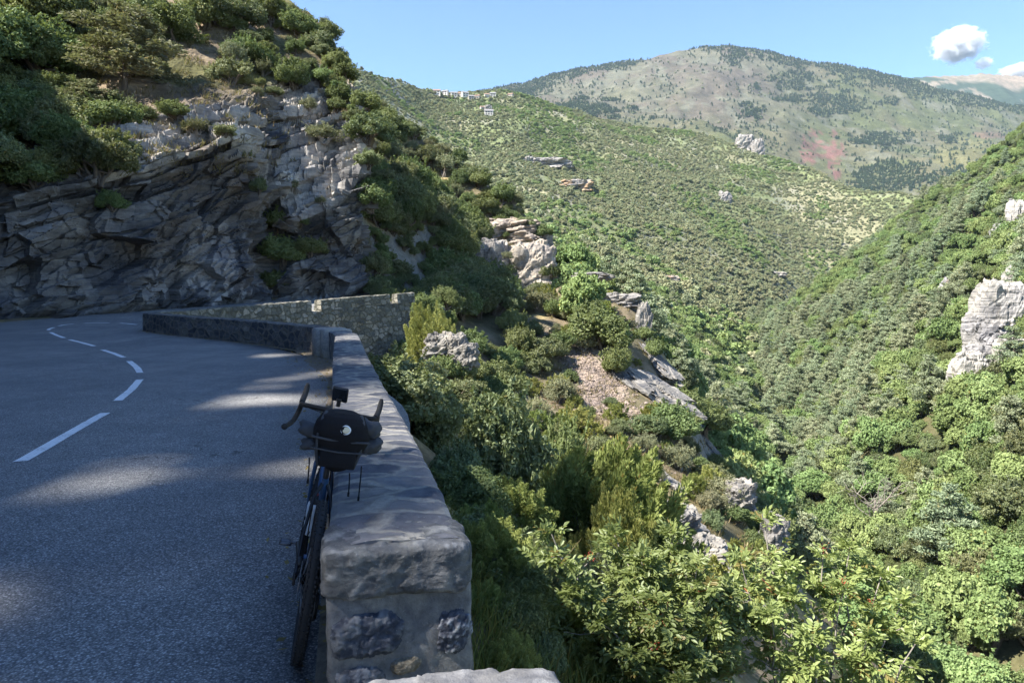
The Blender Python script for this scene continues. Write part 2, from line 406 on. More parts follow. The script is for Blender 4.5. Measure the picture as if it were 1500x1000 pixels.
ROADC = np.array([(-3.2, -30), (-3.7, -5), (-4.3, 0), (-4.7, 4), (-5.1, 8), (-5.7, 10), (-6.7, 12.3), (-8.4, 15.6), (-10.5, 18.7), (-13.3, 22), (-15.8, 24.8), (-17.3, 27), (-17.9, 29), (-17.8, 31.3), (-17.1, 34), (-15.9, 37.5),
                  (-14.3, 41.3), (-12.5, 44.7), (-10.6, 48.2), (-9.2, 51.6), (-8.4, 56), (-7.8, 62), (-7, 70), (-4.5, 78), (-1, 84), (3, 88.5), (8, 93)], float)
RPOLY = ROADC
def noiseamp_n(x, y):
    return sst(3.6, 6.5, seg_dist(x, y, RPOLY))
def N(x, y, fine=True):
    z = _N(x, y)
    rd = np.hypot(x, y)
    a = noiseamp_n(x, y) * sst(-1, 4, rd - 4)
    z = z + a * (fbm(np.asarray(x) / 9, np.asarray(y) / 9, 0, 3, 11) * .55 * sst(8, 40, rd) + fbm(np.asarray(x) / 2.2, np.asarray(y) / 2.2, 0, 4, 12) * .16)
    # rock steps on the spur crest
    sd = seg_dist(x, y, RPOLY); yy = np.asarray(y)
    z = np.minimum(z, zroad(x, y) - .06 + np.maximum(0, sd - 4.2) * np.interp(yy, [50, 56, 66, 80], [.05, .3, 1.0, 2.5]))
    return z
# right valley side
def RS(x, y):
    dr = .96 * (x - 43) - .277 * (y - 75); al = .277 * (x - 43) + .96 * (y - 75)
    yr = 418 - .1 * (x - 220) + 14 * vn(x / 45, x * 0, 0, 5)
    z = -40 + .75 * dr + .05 * al
    z = z + fbm(x / 60, y / 60, 0, 3, 21) * 7 + fbm(x / 14, y / 14, 0, 3, 22) * 1.6
    z = z - .35 * np.maximum(0, y - yr) - .9 * np.maximum(0, y - yr - 25) 
    return z
# main hill: rows of (py, Y) per column px
HC = [100, 300, 450, 560, 640, 730, 760, 860, 950, 1000, 1050, 1110, 1160, 1220, 1280, 1340, 1400, 1500, 1650, 1900]
HL = [([470, 470, 470, 470, 470, 470, 460, 480, 560, 640, 720, 800, 860, 910, 960, 1000, 1030, 1060, 1090, 1150],
       [230, 210, 200, 200, 190, 185, 180, 160, 140, 122, 108, 98, 94, 90, 86, 84, 82, 80, 80, 80]),
      ([440, 440, 440, 430, 420, 405, 400, 420, 455, 500, 570, 650, 690, 730, 800, 850, 880, 900, 920, 950],
       [280, 270, 260, 260, 260, 260, 260, 260, 265, 245, 205, 165, 160, 158, 140, 130, 130, 130, 130, 130]),
      ([400, 400, 400, 395, 385, 365, 360, 380, 400, 410, 430, 462, 500, 560, 600, 620, 640, 650, 660, 680],
       [380, 370, 360, 360, 360, 370, 370, 380, 400, 420, 430, 450, 470, 480, 480, 480, 480, 480, 480, 480]),
      ([60, 60, 80, 108, 133, 127, 130, 170, 187, 196, 205, 221, 240, 262, 276, 284, 296, 330, 380, 420],
       [620, 640, 700, 800, 950, 1000, 1000, 1050, 1050, 1050, 1050, 1000, 950, 850, 800, 760, 740, 720, 720, 720]),
      ([120, 120, 140, 160, 190, 185, 190, 230, 250, 260, 270, 280, 300, 320, 330, 340, 350, 380, 420, 460],
       [900, 900, 950, 1050, 1250, 1300, 1300, 1350, 1350, 1350, 1350, 1300, 1250, 1150, 1100, 1050, 1000, 1000, 1000, 1000])]
def loft(cols, lines):
    cf = np.arange(cols[0], cols[-1] + 1, 10.0)
    k = np.exp(-(np.arange(-6, 7) / 2.6) ** 2); k /= k.sum()
    sm = lambda q: np.convolve(np.pad(np.interp(cf, cols, q), 6, 'edge'), k, 'valid')
    lines = [(sm(a), sm(b)) for a, b in lines]
    xs = (cf - 750) / FPX
    def tz(py):
        v = (500 - np.asarray(py, float)) / FPX
        return (v * math.cos(ALPHA) - math.sin(ALPHA)) / (math.cos(ALPHA) + v * math.sin(ALPHA))
    def f(x, y):
        x = np.asarray(x, float); y = np.maximum(np.asarray(y, float), 1)
        u = x / y
        # u is X/Y: columns as directions on the ground
        LY = [np.interp(u, xs, np.log(np.array(l[1], float))) for l in lines]
        LT = [np.interp(u, xs, tz(l[0])) for l in lines]
        ly = np.log(y); T = LT[0] + (ly - LY[0]) * 0
        for i in range(len(lines) - 1):
            t = (ly - LY[i]) / (LY[i + 1] - LY[i])
            T = np.where(t > 0, LT[i] + (LT[i + 1] - LT[i]) * np.clip(t, 0, 1), T)
        return EYE + T * y
    return f
_H = loft(HC, HL)
def H(x, y):
    z = _H(x, y)
    k = sst(120, 420, y)
    u = np.asarray(x) / np.maximum(y, 1)
    z = z + k * (fbm(x / 120, y / 120, 0, 3, 31) * 6.5 + fbm(x / 30, y / 30, 0, 3, 32) * 2.0) + (1 - k) * fbm(x / 18, y / 18, 0, 3, 33) * 1.2
    # old terraces near the track
    tm = sst(.24, .32, u) * sst(.62, .56, u) * sst(560, 640, y) * sst(940, 860, y) * .2
    st = 5.0; q = z / st; z = z + tm * (np.floor(q) + sst(.55, .95, q - np.floor(q)) - q) * st * .8
    return z
MC = [300, 500, 700, 760, 860, 930, 980, 1040, 1090, 1150, 1230, 1290, 1330, 1400, 1500, 1650, 1900]
ML = [([420] * 17, [1300] * 17),
      ([330, 320, 300, 285, 285, 288, 295, 305, 315, 322, 326, 326, 322, 316, 312, 312, 320], [1550] * 17),
      ([215, 215, 195, 185, 172, 166, 160, 158, 163, 172, 183, 190, 194, 200, 208, 222, 240], [2400] * 17),
      ([170, 152, 136, 123, 99, 89, 74, 66, 71, 83, 98, 110, 120, 137, 158, 186, 210], [3200] * 17),
      ([260, 260, 250, 230, 200, 190, 180, 170, 175, 185, 200, 210, 220, 230, 240, 260, 280], [3900] * 17)]
_M = loft(MC, ML)
def MT(x, y):
    z = _M(x, y)
    k = sst(3300, 2700, y) * .8 + .2
    rid = (1 - np.abs(vn(x / 420 + .2 * vn(x / 300, y / 300, 0, 4), y / 900, 0, 41)) * 2)
    z = z + k * (rid * 45 + fbm(x / 260, y / 260, 0, 4, 42) * 28) - k * 20 + fbm(x / 60, y / 60, 0, 3, 43) * 5
    return z
FC = [900, 1150, 1230, 1290, 1330, 1375, 1410, 1450, 1500, 1600, 1800]
FL = [([230] * 11, [3950] * 11),
      ([165, 160, 150, 140, 136, 138, 142, 146, 152, 160, 170], [4100] * 11),
      ([140, 128, 116, 109, 113, 105, 110, 107, 114, 120, 130], [4450] * 11),
      ([200] * 11, [4950] * 11)]
_F = loft(FC, FL)
def FM(x, y):
    y = np.minimum(y, 5000)
    return _F(x, y) + fbm(x / 400, y / 400, 0, 4, 51) * 16 + (1 - np.abs(vn(x / 300, y / 700, 0, 52)) * 2) * 16 - 8

def polar(az0, az1, na, r0, r1, nr):
    a = np.linspace(R(az0), R(az1), na); r = np.geomspace(r0, r1, nr)
    A, Q = np.meshgrid(a, r, indexing='ij')
    return Q * np.sin(A), Q * np.cos(A)
def sheet(name, f, X, Y, mat, colf, smooth=True):
    Z = f(X, Y); sh = X.shape
    V = np.stack([X, Y, Z], -1).reshape(-1, 3)
    gx = np.gradient(V.reshape(*sh, 3), axis=0); gy = np.gradient(V.reshape(*sh, 3), axis=1)
    n = np.cross(gx, gy); n /= np.linalg.norm(n, axis=-1, keepdims=True) + 1e-12
    sl = np.abs(n[..., 2])
    c = colf(X, Y, Z, sl).reshape(-1, 3)
    F = gridF(*sh)[:, ::-1]
    return tag(mk(name, V, F, mat, col=c, smooth=smooth), kind='structure')

def lerpc(a, b, t): return np.asarray(a) * (1 - t[..., None]) + np.asarray(b) * t[..., None]

def colN(x, y, z, sl):
    soil = lerpc((.2, .16, .11), (.13, .115, .07), sst(-.3, .4, fbm(x / 3, y / 3, 0, 4, 61)))
    grass = lerpc(soil, (.27, .22, .12), sst(.05, .55, fbm(x / 5 + 9, y / 5, 0, 4, 62)))
    px, py = proj(x, y, z)
    scree = sst(-.5, .3, fbm(x / 2, y / 2, 0, 3, 63)) * np.exp(-((x - 6.6) / 3.6) ** 2 - ((y - 57) / 8) ** 2)
    c = lerpc(grass, (.27, .22, .185), np.clip(scree * 1.3, 0, 1))
    rk = sst(.62, .45, sl + .12 * fbm(x / 2.5, y / 2.5, z / 2.5, 3, 64))
    c = lerpc(c, (.2, .195, .182), rk)
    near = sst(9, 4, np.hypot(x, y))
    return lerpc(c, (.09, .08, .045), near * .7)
def colR(x, y, z, sl):
    g = lerpc((.06, .07, .03), (.1, .095, .05), sst(-.2, .6, fbm(x / 15, y / 15, 0, 4, 65)))
    return g
def colH(x, y, z, sl):
    dry = lerpc((.23, .22, .14), (.175, .18, .105), sst(-.4, .5, fbm(x / 40, y / 40, 0, 4, 66)))
    g = lerpc(dry, (.165, .19, .095), sst(-.25, .45, fbm(x / 70, y / 70, 0, 4, 67) + sst(500, 250, y) * .6))
    rk = sst(.25, .7, fbm(x / 22, y / 22, 0, 5, 68)) * .5
    c = lerpc(g, (.24, .23, .21), rk)
    u = x / y
    # pale scree on the left shoulder
    sc_ = sst(-.1, -.2, u) * sst(400, 560, y) * sst(-.3, .4, fbm(x / 9, y / 9, 0, 3, 69))
    return lerpc(c, (.25, .245, .225), sc_ * .8)
def blob(px, py, cx, cy, rx, ry, jag=.35, s=70):
    d = np.hypot((px - cx) / rx, (py - cy) / ry) + jag * fbm(px / rx * 2.2, py / ry * 2.2, 0, 4, s)
    return sst(1.1, .75, d)
def colM(x, y, z, sl):
    px, py = proj(x, y, z)
    up = lerpc((.26, .235, .205), (.235, .19, .185), sst(-.3, .4, fbm(x / 160, y / 160, 0, 4, 71)))
    lo = lerpc((.19, .2, .115), (.24, .215, .16), sst(-.4, .5, fbm(x / 120, y / 120, 0, 4, 72)))
    c = lerpc(lo, up, sst(215, 140, py + 30 * fbm(x / 200, y / 200, 0, 3, 73)) * sst(1250, 1080, px))
    c = lerpc(c, (.3, .285, .265), sst(.25, .75, fbm(x / 50, y / 90, 0, 5, 74)) * .7)
    c = lerpc(c, (.3, .27, .16), blob(px, py, 1420, 232, 52, 28) * .8)
    red = np.maximum.reduce([blob(px, py, 1200, 215, 24, 18, .8), blob(px, py, 1222, 228, 14, 28, .5), blob(px, py, 1186, 228, 14, 9, .6), blob(px, py, 1226, 246, 6, 16, .3)])
    c = lerpc(c, (.36, .175, .19), red * sst(-.7, .0, fbm(x / 25, y / 25, 0, 3, 76)) * .95)
    c = lerpc(c, (.32, .19, .18), blob(px, py, 1448, 198, 24, 6) * .7)
    return c * np.array([.5, .53, .43])
def colF(x, y, z, sl):
    px, py = proj(x, y, z)
    top = lerpc((.27, .215, .165), (.23, .195, .15), sst(-.3, .4, fbm(x / 200, y / 200, 0, 4, 77)))
    f = sst(-.1, .15, fbm(x / 300, y / 300, 0, 4, 78) * .6 + (py - 121) / 22)
    f = f * sst(.55, .3, fbm(x / 90, y / 90, 0, 4, 79))
    return lerpc(top, (.05, .075, .05), f)

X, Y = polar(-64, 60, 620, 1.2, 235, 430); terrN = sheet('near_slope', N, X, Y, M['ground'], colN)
X, Y = polar(4, 52, 380, 50, 640, 330); terrR = sheet('valley_side', RS, X, Y, M['ground_mid'], colR)
X, Y = polar(-36, 50, 620, 112, 1500, 330); terrH = sheet('hill', H, X, Y, M['ground_mid'], colH)
X, Y = polar(-26, 48, 640, 1320, 3900, 220); terrM = sheet('mountain', MT, X, Y, M['ground_far'], colM)
X, Y = polar(10, 48, 330, 3960, 6500, 90); terrF = sheet('far_mountains', FM, X, Y, M['ground_far'], colF)
# ground far below everything, out to the horizon behind the camera too
g = 2400
tag(mk('ground', [(-g, -140, -72), (6500, -140, -72), (6500, 5050, -72), (-g, 5050, -72)], [[0, 1, 2, 3]], M['ground_mid'], col=(.12, .12, .06)), kind='structure')

# ------------------------------------------------------------------ cliff + hillside left of the road
S_ = []
def st(base, top, hill, ridge): S_.append([np.array(q, float) for q in (base, top, hill, ridge)])
st((-12.2, -85, -.2), (-16, -85, 9), (-30, -85, 26), (-46, -85, 54.5))
st((-12.2, -60, -.2), (-16, -60, 9), (-30, -60, 26), (-46, -60, 54.5))
st((-12.2, -32, -.2), (-16, -32, 9), (-30, -32, 26), (-46, -32, 54.5))
st((-12.4, -14, -.2), (-16, -14, 9.5), (-30, -14, 27), (-46, -14, 53.5))
st((-12.6, 0, -.2), (-16.2, 0, 10), (-30, 0, 27), (-46, 0, 50.6))
st((-13.2, 8, -.2), (-17, 9, 9), (-31, 10, 26), (-47, 12, 49))
st((-15.6, 16, -.2), (-19, 18, 8), (-33, 22, 26), (-50, 28, 43))
st((-20.5, 22, -.2), (-23.5, 24.5, 7.5), (-36, 31, 25), (-54, 44, 43))
st((-23.2, 27, -.2), (-26, 30.5, 7), (-38, 40, 25), (-58, 58, 40))
def stp(b, t, h, r): st(P(*b), P(*t), P(*h), P(*r))
stp((0, 472, 33.0), (0, 300, 36.5), (0, 150, 50), (0, -60, 74))
stp((100, 470, 36.3), (100, 262, 38.5), (100, 150, 50), (100, -70, 76))
stp((200, 466, 40.0), (205, 226, 42), (200, 140, 52), (200, -75, 78))
stp((300, 462, 44.0), (300, 205, 45.5), (300, 100, 58), (300, -70, 80))
stp((355, 458, 46.3), (358, 205, 47), (365, 108, 59), (365, -40, 79))
stp((395, 452, 50.5), (392, 260, 52.5), (415, 112, 61), (415, -6, 77))
stp((445, 448, 50.2), (432, 318, 51.5), (445, 105, 62), (450, 18, 75))
stp((500, 442, 51.6), (498, 292, 53), (482, 100, 64), (482, 48, 73))
stp((535, 436, 53.4), (534, 240, 55), (520, 150, 61), (503, 82, 71))
st((-12.2, 58, .6), (-13.6, 59, 13.4), (-16.5, 66, 20), (-19, 72, 25))
st((-13.5, 62, .8), (-15.5, 63, 12.5), (-19, 70, 19), (-22, 76, 25))
st((-17, 67, 2), (-19, 68, 12), (-24, 74, 19), (-28, 82, 28))
st((-22, 72, 5), (-24, 73, 13), (-30, 80, 22), (-36, 90, 36))
S_ = np.array(S_)   # (ns,4,3)
dl = np.linalg.norm(np.diff(S_[:, 0], axis=0), axis=1); cu = np.concatenate([[0], np.cumsum(dl)])
u1 = np.concatenate([np.arange(0, cu[8], .5), np.arange(cu[8], cu[18], .068), np.arange(cu[18], cu[-1], .1)])
def interp_u(q):  # smooth-ish interpolation
    out = np.stack([np.interp(u1, cu, q[:, k]) for k in range(3)], 1)
    return out
KB = [interp_u(S_[:, k]) for k in range(4)]
def gs(a, w):
    k = np.ones(w) / w; p = np.pad(a, ((w // 2, w - 1 - w // 2), (0, 0)), 'edge')
    return np.stack([np.convolve(p[:, i], k, 'valid') for i in range(3)], 1)
KB = [gs(gs(k, 7), 5) for k in KB]
v1 = np.concatenate([np.linspace(-.06, 1, 185), 1 + np.linspace(0, 1, 130)[1:], 2 + np.linspace(0, 1, 70)[1:], 3 + np.linspace(0, 1, 14)[1:]])
back = KB[3] + np.array([-30, 12, -14.0])
VV = v1[None, :, None]
def seg(a, b, t): return a[:, None, :] * (1 - t) + b[:, None, :] * t
CP = np.where(VV <= 1, seg(KB[0], KB[1], VV), np.where(VV <= 2, seg(KB[1], KB[2], VV - 1), np.where(VV <= 3, seg(KB[2], KB[3], VV - 2), seg(KB[3], back, VV - 3))))
UU = np.broadcast_to(u1[:, None], CP.shape[:2]); Vv = np.broadcast_to(v1[None, :], CP.shape[:2])
def nrm_of(Q):
    a = np.gradient(Q, axis=0); b = np.gradient(Q, axis=1)
    n = np.cross(b, a); n /= np.linalg.norm(n, axis=-1, keepdims=True) + 1e-9
    return n
n0 = nrm_of(CP)
if n0[400, 60, 1] > 0: n0 = -n0
hor = n0.copy(); hor[..., 2] *= .3; hor /= np.linalg.norm(hor, axis=-1, keepdims=True)
fx, fy, fz = CP[..., 0], CP[..., 1], CP[..., 2]
face = sst(1.9, 1.05, Vv + .18 * fbm(fx / 6, fy / 6, fz / 6, 3, 80)) * sst(-.05, .03, Vv)
# rocky part of the slope above the nose
uN = np.interp(u1, cu, np.arange(len(cu)))[:, None]        # station number
rockup = sst(18.3, 17.5, uN) * sst(13.2, 14.3, uN) * sst(2.25, 1.85, Vv) * sst(.9, 1.0, Vv)
buttop = sst(9.5, 10.6, uN) * sst(14.5, 13.5, uN) * sst(1.5, 1.15, Vv) * sst(.8, .95, Vv)
face = np.clip(face + rockup + buttop, 0, 1)
# strata rise to the right (towards the valley)
along = fx * .94 + fy * .34
wob = fbm(fx / 7, fy / 7, fz / 7, 3, 81)
w_ = fz - .55 * along + wob * .7
lay = np.cumsum(.22 + .75 * np.random.default_rng(3).random(160) ** 1.6) - 14
li = np.searchsorted(lay, w_.ravel()).reshape(w_.shape)
lo_, hi_ = lay[np.clip(li - 1, 0, 159)], lay[np.clip(li, 0, 159)]
fr = np.clip((w_ - lo_) / (hi_ - lo_ + 1e-6), 0, 1)
joint = np.floor(along / (1.1 + 1.4 * _h(li, li * 0, li * 0, 5)) + wob * .5 + li * .37)
off = (_h(li, joint, li * 0, 7) - .5) * 1.15 * (1 - .7 * np.clip(rockup, 0, 1)) + (_h(li, li * 0 + 3, li * 0, 8) - .5) * 1.0 + .55 * sst(0, 1, fr)
low = sst(.95, .6, Vv) * sst(0, 1, Vv * 8)          # big faces below: less bedding, more blocks
bx = np.floor(along / 2.6 + fz * .35 + wob); bz = np.floor(fz / 2.2 - along * .12 + wob * .8)
blk = (_h(bx, bz, bx * 0, 9) - .5) * .25 + fbm(fx / 5, fy / 5, fz / 6, 2, 82) * .8
fq = (along / 2.6, (fx * -.34 + fy * .94) / 2.6, (fz - .45 * along) / 1.9)
blk = blk + facets(*fq, 301) * 1.5
fa2 = facets(fq[0] * 3.1, fq[1] * 3.1, fq[2] * 3.4, 311)
d = face * (off * (1 - .72 * low) + blk * (.25 + .6 * low)) + (fbm(fx / 1.3, fy / 1.3, fz / 1.3, 4, 83) * .07 + fa2 * .34) * face
# hillside: ledges and hummocks
hl = sst(.98, 1.15, Vv) * (1 - face)
d2 = hl * (fbm(fx / 5, fy / 5, fz / 5, 4, 84) * .9 + fbm(fx / 1.1, fy / 1.1, fz / 1.1, 3, 85) * .14)
edge = sst(-.06, .02, Vv)
CP2 = CP + hor * (d * edge)[..., None]
CP2[..., 2] += d2
# treads: bedding steps on the rocky slope
stp_ = (sst(.5, 1, fr) - fr) * (hi_ - lo_)
CP2[..., 2] += stp_ * np.clip(rockup + buttop, 0, 1) * 1.15
wall_c = lerpc((.11, .114, .122), (.2, .2, .197), sst(-.5, .6, fbm(fx / 3, fy / 3, fz / 3, 4, 86) + (_h(li, joint, li * 0, 10) - .5) * .5))
wall_c = lerpc(wall_c, (.16, .135, .11), sst(.3, .9, fbm(fx / 5, fy / 5, fz / 2.5, 4, 87)) * .75)
wall_c = lerpc(wall_c, (.34, .34, .335), sst(.35, .75, fbm(along / .9, fz / 4, 0, 4, 88)) * sst(.75, .3, Vv) * sst(10.5, 12, uN) * .8)
wall_c = lerpc(wall_c, (.4, .39, .37), np.clip(rockup + buttop, 0, 1) * .85 * sst(-.6, .2, fbm(fx / 2, fy / 2, fz / 2, 3, 188)))  # sunlit look painted in: upper ledges and buttress top get paler rock
soil = lerpc((.24, .195, .14), (.17, .14, .09), sst(-.3, .5, fbm(fx / 3, fy / 3, fz / 3, 4, 89)))
soil = lerpc(soil, (.12, .12, .055), sst(-.1, .4, fbm(fx / 4, fy / 4, fz / 4, 4, 90)))
cc = lerpc(soil, wall_c, face)
cliff = tag(mk('cliff', CP2.reshape(-1, 3), gridF(*CP.shape[:2]), M['rock'], col=cc.reshape(-1, 3), smooth=False), kind='structure')

def bvh(o):
    me = o.data
    v = np.empty(len(me.vertices) * 3, np.float32); me.vertices.foreach_get('co', v)
    f = np.empty(len(me.loops), np.int32); me.loops.foreach_get('vertex_index', f)
    return BVHTree.FromPolygons(v.reshape(-1, 3).tolist(), f.reshape(-1, 4).tolist())
BV = {k: bvh(o) for k, o in (('N', terrN), ('R', terrR), ('H', terrH), ('C', cliff), ('M', terrM))}
def hit(px, py, which='NRHC'):
    d = Vector(ray(px, py)).normalized(); o = Vector((0, 0, EYE)); best = None
    for k in which:
        h = BV[k].ray_cast(o, d, 9000)
        if h[0] is not None and h[3] > 2.0 and (best is None or h[3] < best[1]): best = (h[0], h[3], h[1], k)
    return best
def down(x, y, which='NC'):
    z = None
    for k in which:
        h = BV[k].ray_cast(Vector((x, y, 500)), Vector((0, 0, -1)), 900)
        if h[0] is not None and (z is None or h[0].z > z): z = h[0].z
    return z
# ================================================================== ROAD
t = NT('asphalt'); p = t.pos()
g1 = t.vor(p, 95, 'F1', 'Color'); g1s = t.n('ShaderNodeSeparateColor'); t.l(g1, g1s.inputs[0])
d1 = t.vor(p, 95, 'F1', 'Distance')
big = t.noise(p, .35, 5, .65); mid = t.noise(p, 2.2, 4, .6); trk = t.noise(t.mapping(p, (1.2, .12, 1), (0, 0, .25)), .8, 3)
chip = t.ramp(g1s.outputs[0], [(0, (.15, .148, .144)), (.5, (.235, .232, .225)), (.82, (.32, .315, .305)), (1, (.5, .49, .47))])
c = t.mix(t.rng(d1, .35, .75, 0, .75), chip, (.07, .072, .078))
c = t.mix(1.0, c, t.mix(t.rng(big, .3, .7, 0, 1), (.74, .76, .8), (1.2, 1.19, 1.16)), 'MULTIPLY')
c = t.mix(1.0, c, t.mix(t.rng(mid, .3, .7, 0, 1), (.9, .9, .9), (1.1, 1.1, 1.1)), 'MULTIPLY')
c = t.mix(t.rng(trk, .5, .72, 0, .4), c, (.09, .092, .098))
ck = t.n('ShaderNodeTexVoronoi', feature='DISTANCE_TO_EDGE'); wp = t.n('ShaderNodeVectorMath', operation='ADD')
t.l(p, wp.inputs[0]); t.l(t.noise(p, 1.4, 4, .7, color=True), wp.inputs[1]); t.l(wp.outputs[0], ck.inputs['Vector']); ck.inputs['Scale'].default_value = .22
crk = t.math('MULTIPLY', t.rng(ck.outputs[0], 0, .0035, 1, 0), t.rng(big, .5, .62, 0, 1))
c = t.mix(crk, c, (.03, .03, .03))
M['asphalt'] = t.pbr(c, .92, t.bump(d1, .55, .006), spec=.15)
t = NT('road_paint'); p = t.pos()
wear = t.rng(t.math('ADD', t.noise(p, 45, 5, .7), t.math('MULTIPLY', t.noise(p, 4, 3), .4)), .72, .92, 0, .8)
M['paint'] = t.pbr(t.mix(wear, t.mix(t.noise(p, 3, 4), (.62, .63, .64), (.8, .8, .8)), (.2, .2, .2)), .8, t.bump(t.vor(p, 95), .4, .004), spec=.2)
t = NT('verge_dirt'); p = t.pos()
M['dirt'] = t.pbr(t.mix(t.rng(t.noise(p, 14, 5, .7), .3, .7, 0, 1), (.09, .075, .06), (.24, .2, .15)), .95, t.bump(t.noise(p, 60, 4, .7), .8, .01), spec=.1)

def resample(poly, step):
    poly = np.asarray(poly, float)
    # Catmull-Rom then even spacing
    q = np.vstack([2 * poly[0] - poly[1], poly, 2 * poly[-1] - poly[-2]]); out = []
    for i in range(1, len(q) - 2):
        tt = np.linspace(0, 1, 24, endpoint=False)[:, None]
        a, b, c_, d_ = q[i - 1], q[i], q[i + 1], q[i + 2]
        out.append(.5 * (2 * b + (c_ - a) * tt + (2 * a - 5 * b + 4 * c_ - d_) * tt ** 2 + (3 * b - a - 3 * c_ + d_) * tt ** 3))
    out = np.vstack(out + [poly[-1:]])
    s = np.concatenate([[0], np.cumsum(np.linalg.norm(np.diff(out, axis=0), axis=1))])
    n = max(2, int(s[-1] / step) + 1) if np.isscalar(step) else None
    ss = np.linspace(0, s[-1], n) if n else step(s[-1])
    return np.stack([np.interp(ss, s, out[:, k]) for k in range(out.shape[1])], 1), ss
rc, rs = resample(ROADC, .5)
tn = np.gradient(rc, axis=0); tn /= np.linalg.norm(tn, axis=1)[:, None]
ln = np.stack([-tn[:, 1], tn[:, 0]], 1)
ofs = [-3.9, -3.9, -3.0, -1.5, 0, 1.5, 3, 4.5, 7, 9.5]
nar = sst(44.5, 48, rc[:, 1])       # no verge beyond the end of the far wall
Vr = []
for k_, o_ in enumerate(ofs):
    of_ = np.full(len(rc), float(o_))
    if o_ < -2: of_ = of_ * (1 - nar) + np.maximum(of_, -2.9) * nar
    if k_ == 0: of_ = of_ - nar * .35
    q = rc + ln * of_[:, None]
    z_ = zroad(q[:, 0], q[:, 1])
    if k_ == 0: z_ = z_ - .12 - nar * 1.3
    Vr.append(np.column_stack([q, z_]))
Vr = np.array(Vr).transpose(1, 0, 2)
# keep the left edge from folding in the left-hand curve: clamp beyond the curve radius
road = tag(mk('road', Vr.reshape(-1, 3), gridF(len(rc), len(ofs))[:, ::-1], M['asphalt'], smooth=True), kind='structure')
# markings: dashes of the centre line, from measured ends on the road plane
def onroad(px, py):
    d = ray(px, py); z = 0
    for _ in range(12):
        tt = (z - EYE) / d[2]; z = float(zroad(d[0] * tt, d[1] * tt))
    return np.array([d[0] * tt, d[1] * tt])
DASH = [[(30, 676), (98, 637), (154, 605)], [(172, 587), (192, 571), (205, 556)], [(205, 546), (200, 538), (189, 529)], [(181, 523.5), (166, 517.5), (150, 512.5)],
        [(138, 507), (120, 502), (102, 497.5)], [(94, 495), (83, 491), (74, 486.8)], [(71, 483.6), (72, 482), (79, 479.6)], [(86, 477.5), (96, 475.6), (108, 473.8)], [(124, 472.3), (142, 471), (160, 470)], [(176, 469), (188, 468.3), (200, 467.6)]]
for k, dsh in enumerate(DASH):
    pts = np.array([onroad(*q) for q in dsh]); c_, _ = resample(pts, .12)
    tn_ = np.gradient(c_, axis=0); tn_ /= np.linalg.norm(tn_, axis=1)[:, None]; l_ = np.stack([-tn_[:, 1], tn_[:, 0]], 1)
    V = []
    for o_ in (-.062, .062):
        q = c_ + l_ * (o_ + .005 * fbm(np.arange(len(c_)) * .9, o_ * 50 + k, 0, 2, 5)[:, None]); V.append(np.column_stack([q, zroad(q[:, 0], q[:, 1]) + .006]))
    V = np.array(V).transpose(1, 0, 2).reshape(-1, 3)
    tag(mk('road_marking', V, gridF(len(c_), 2)[:, ::-1], M['paint']), kind='structure')

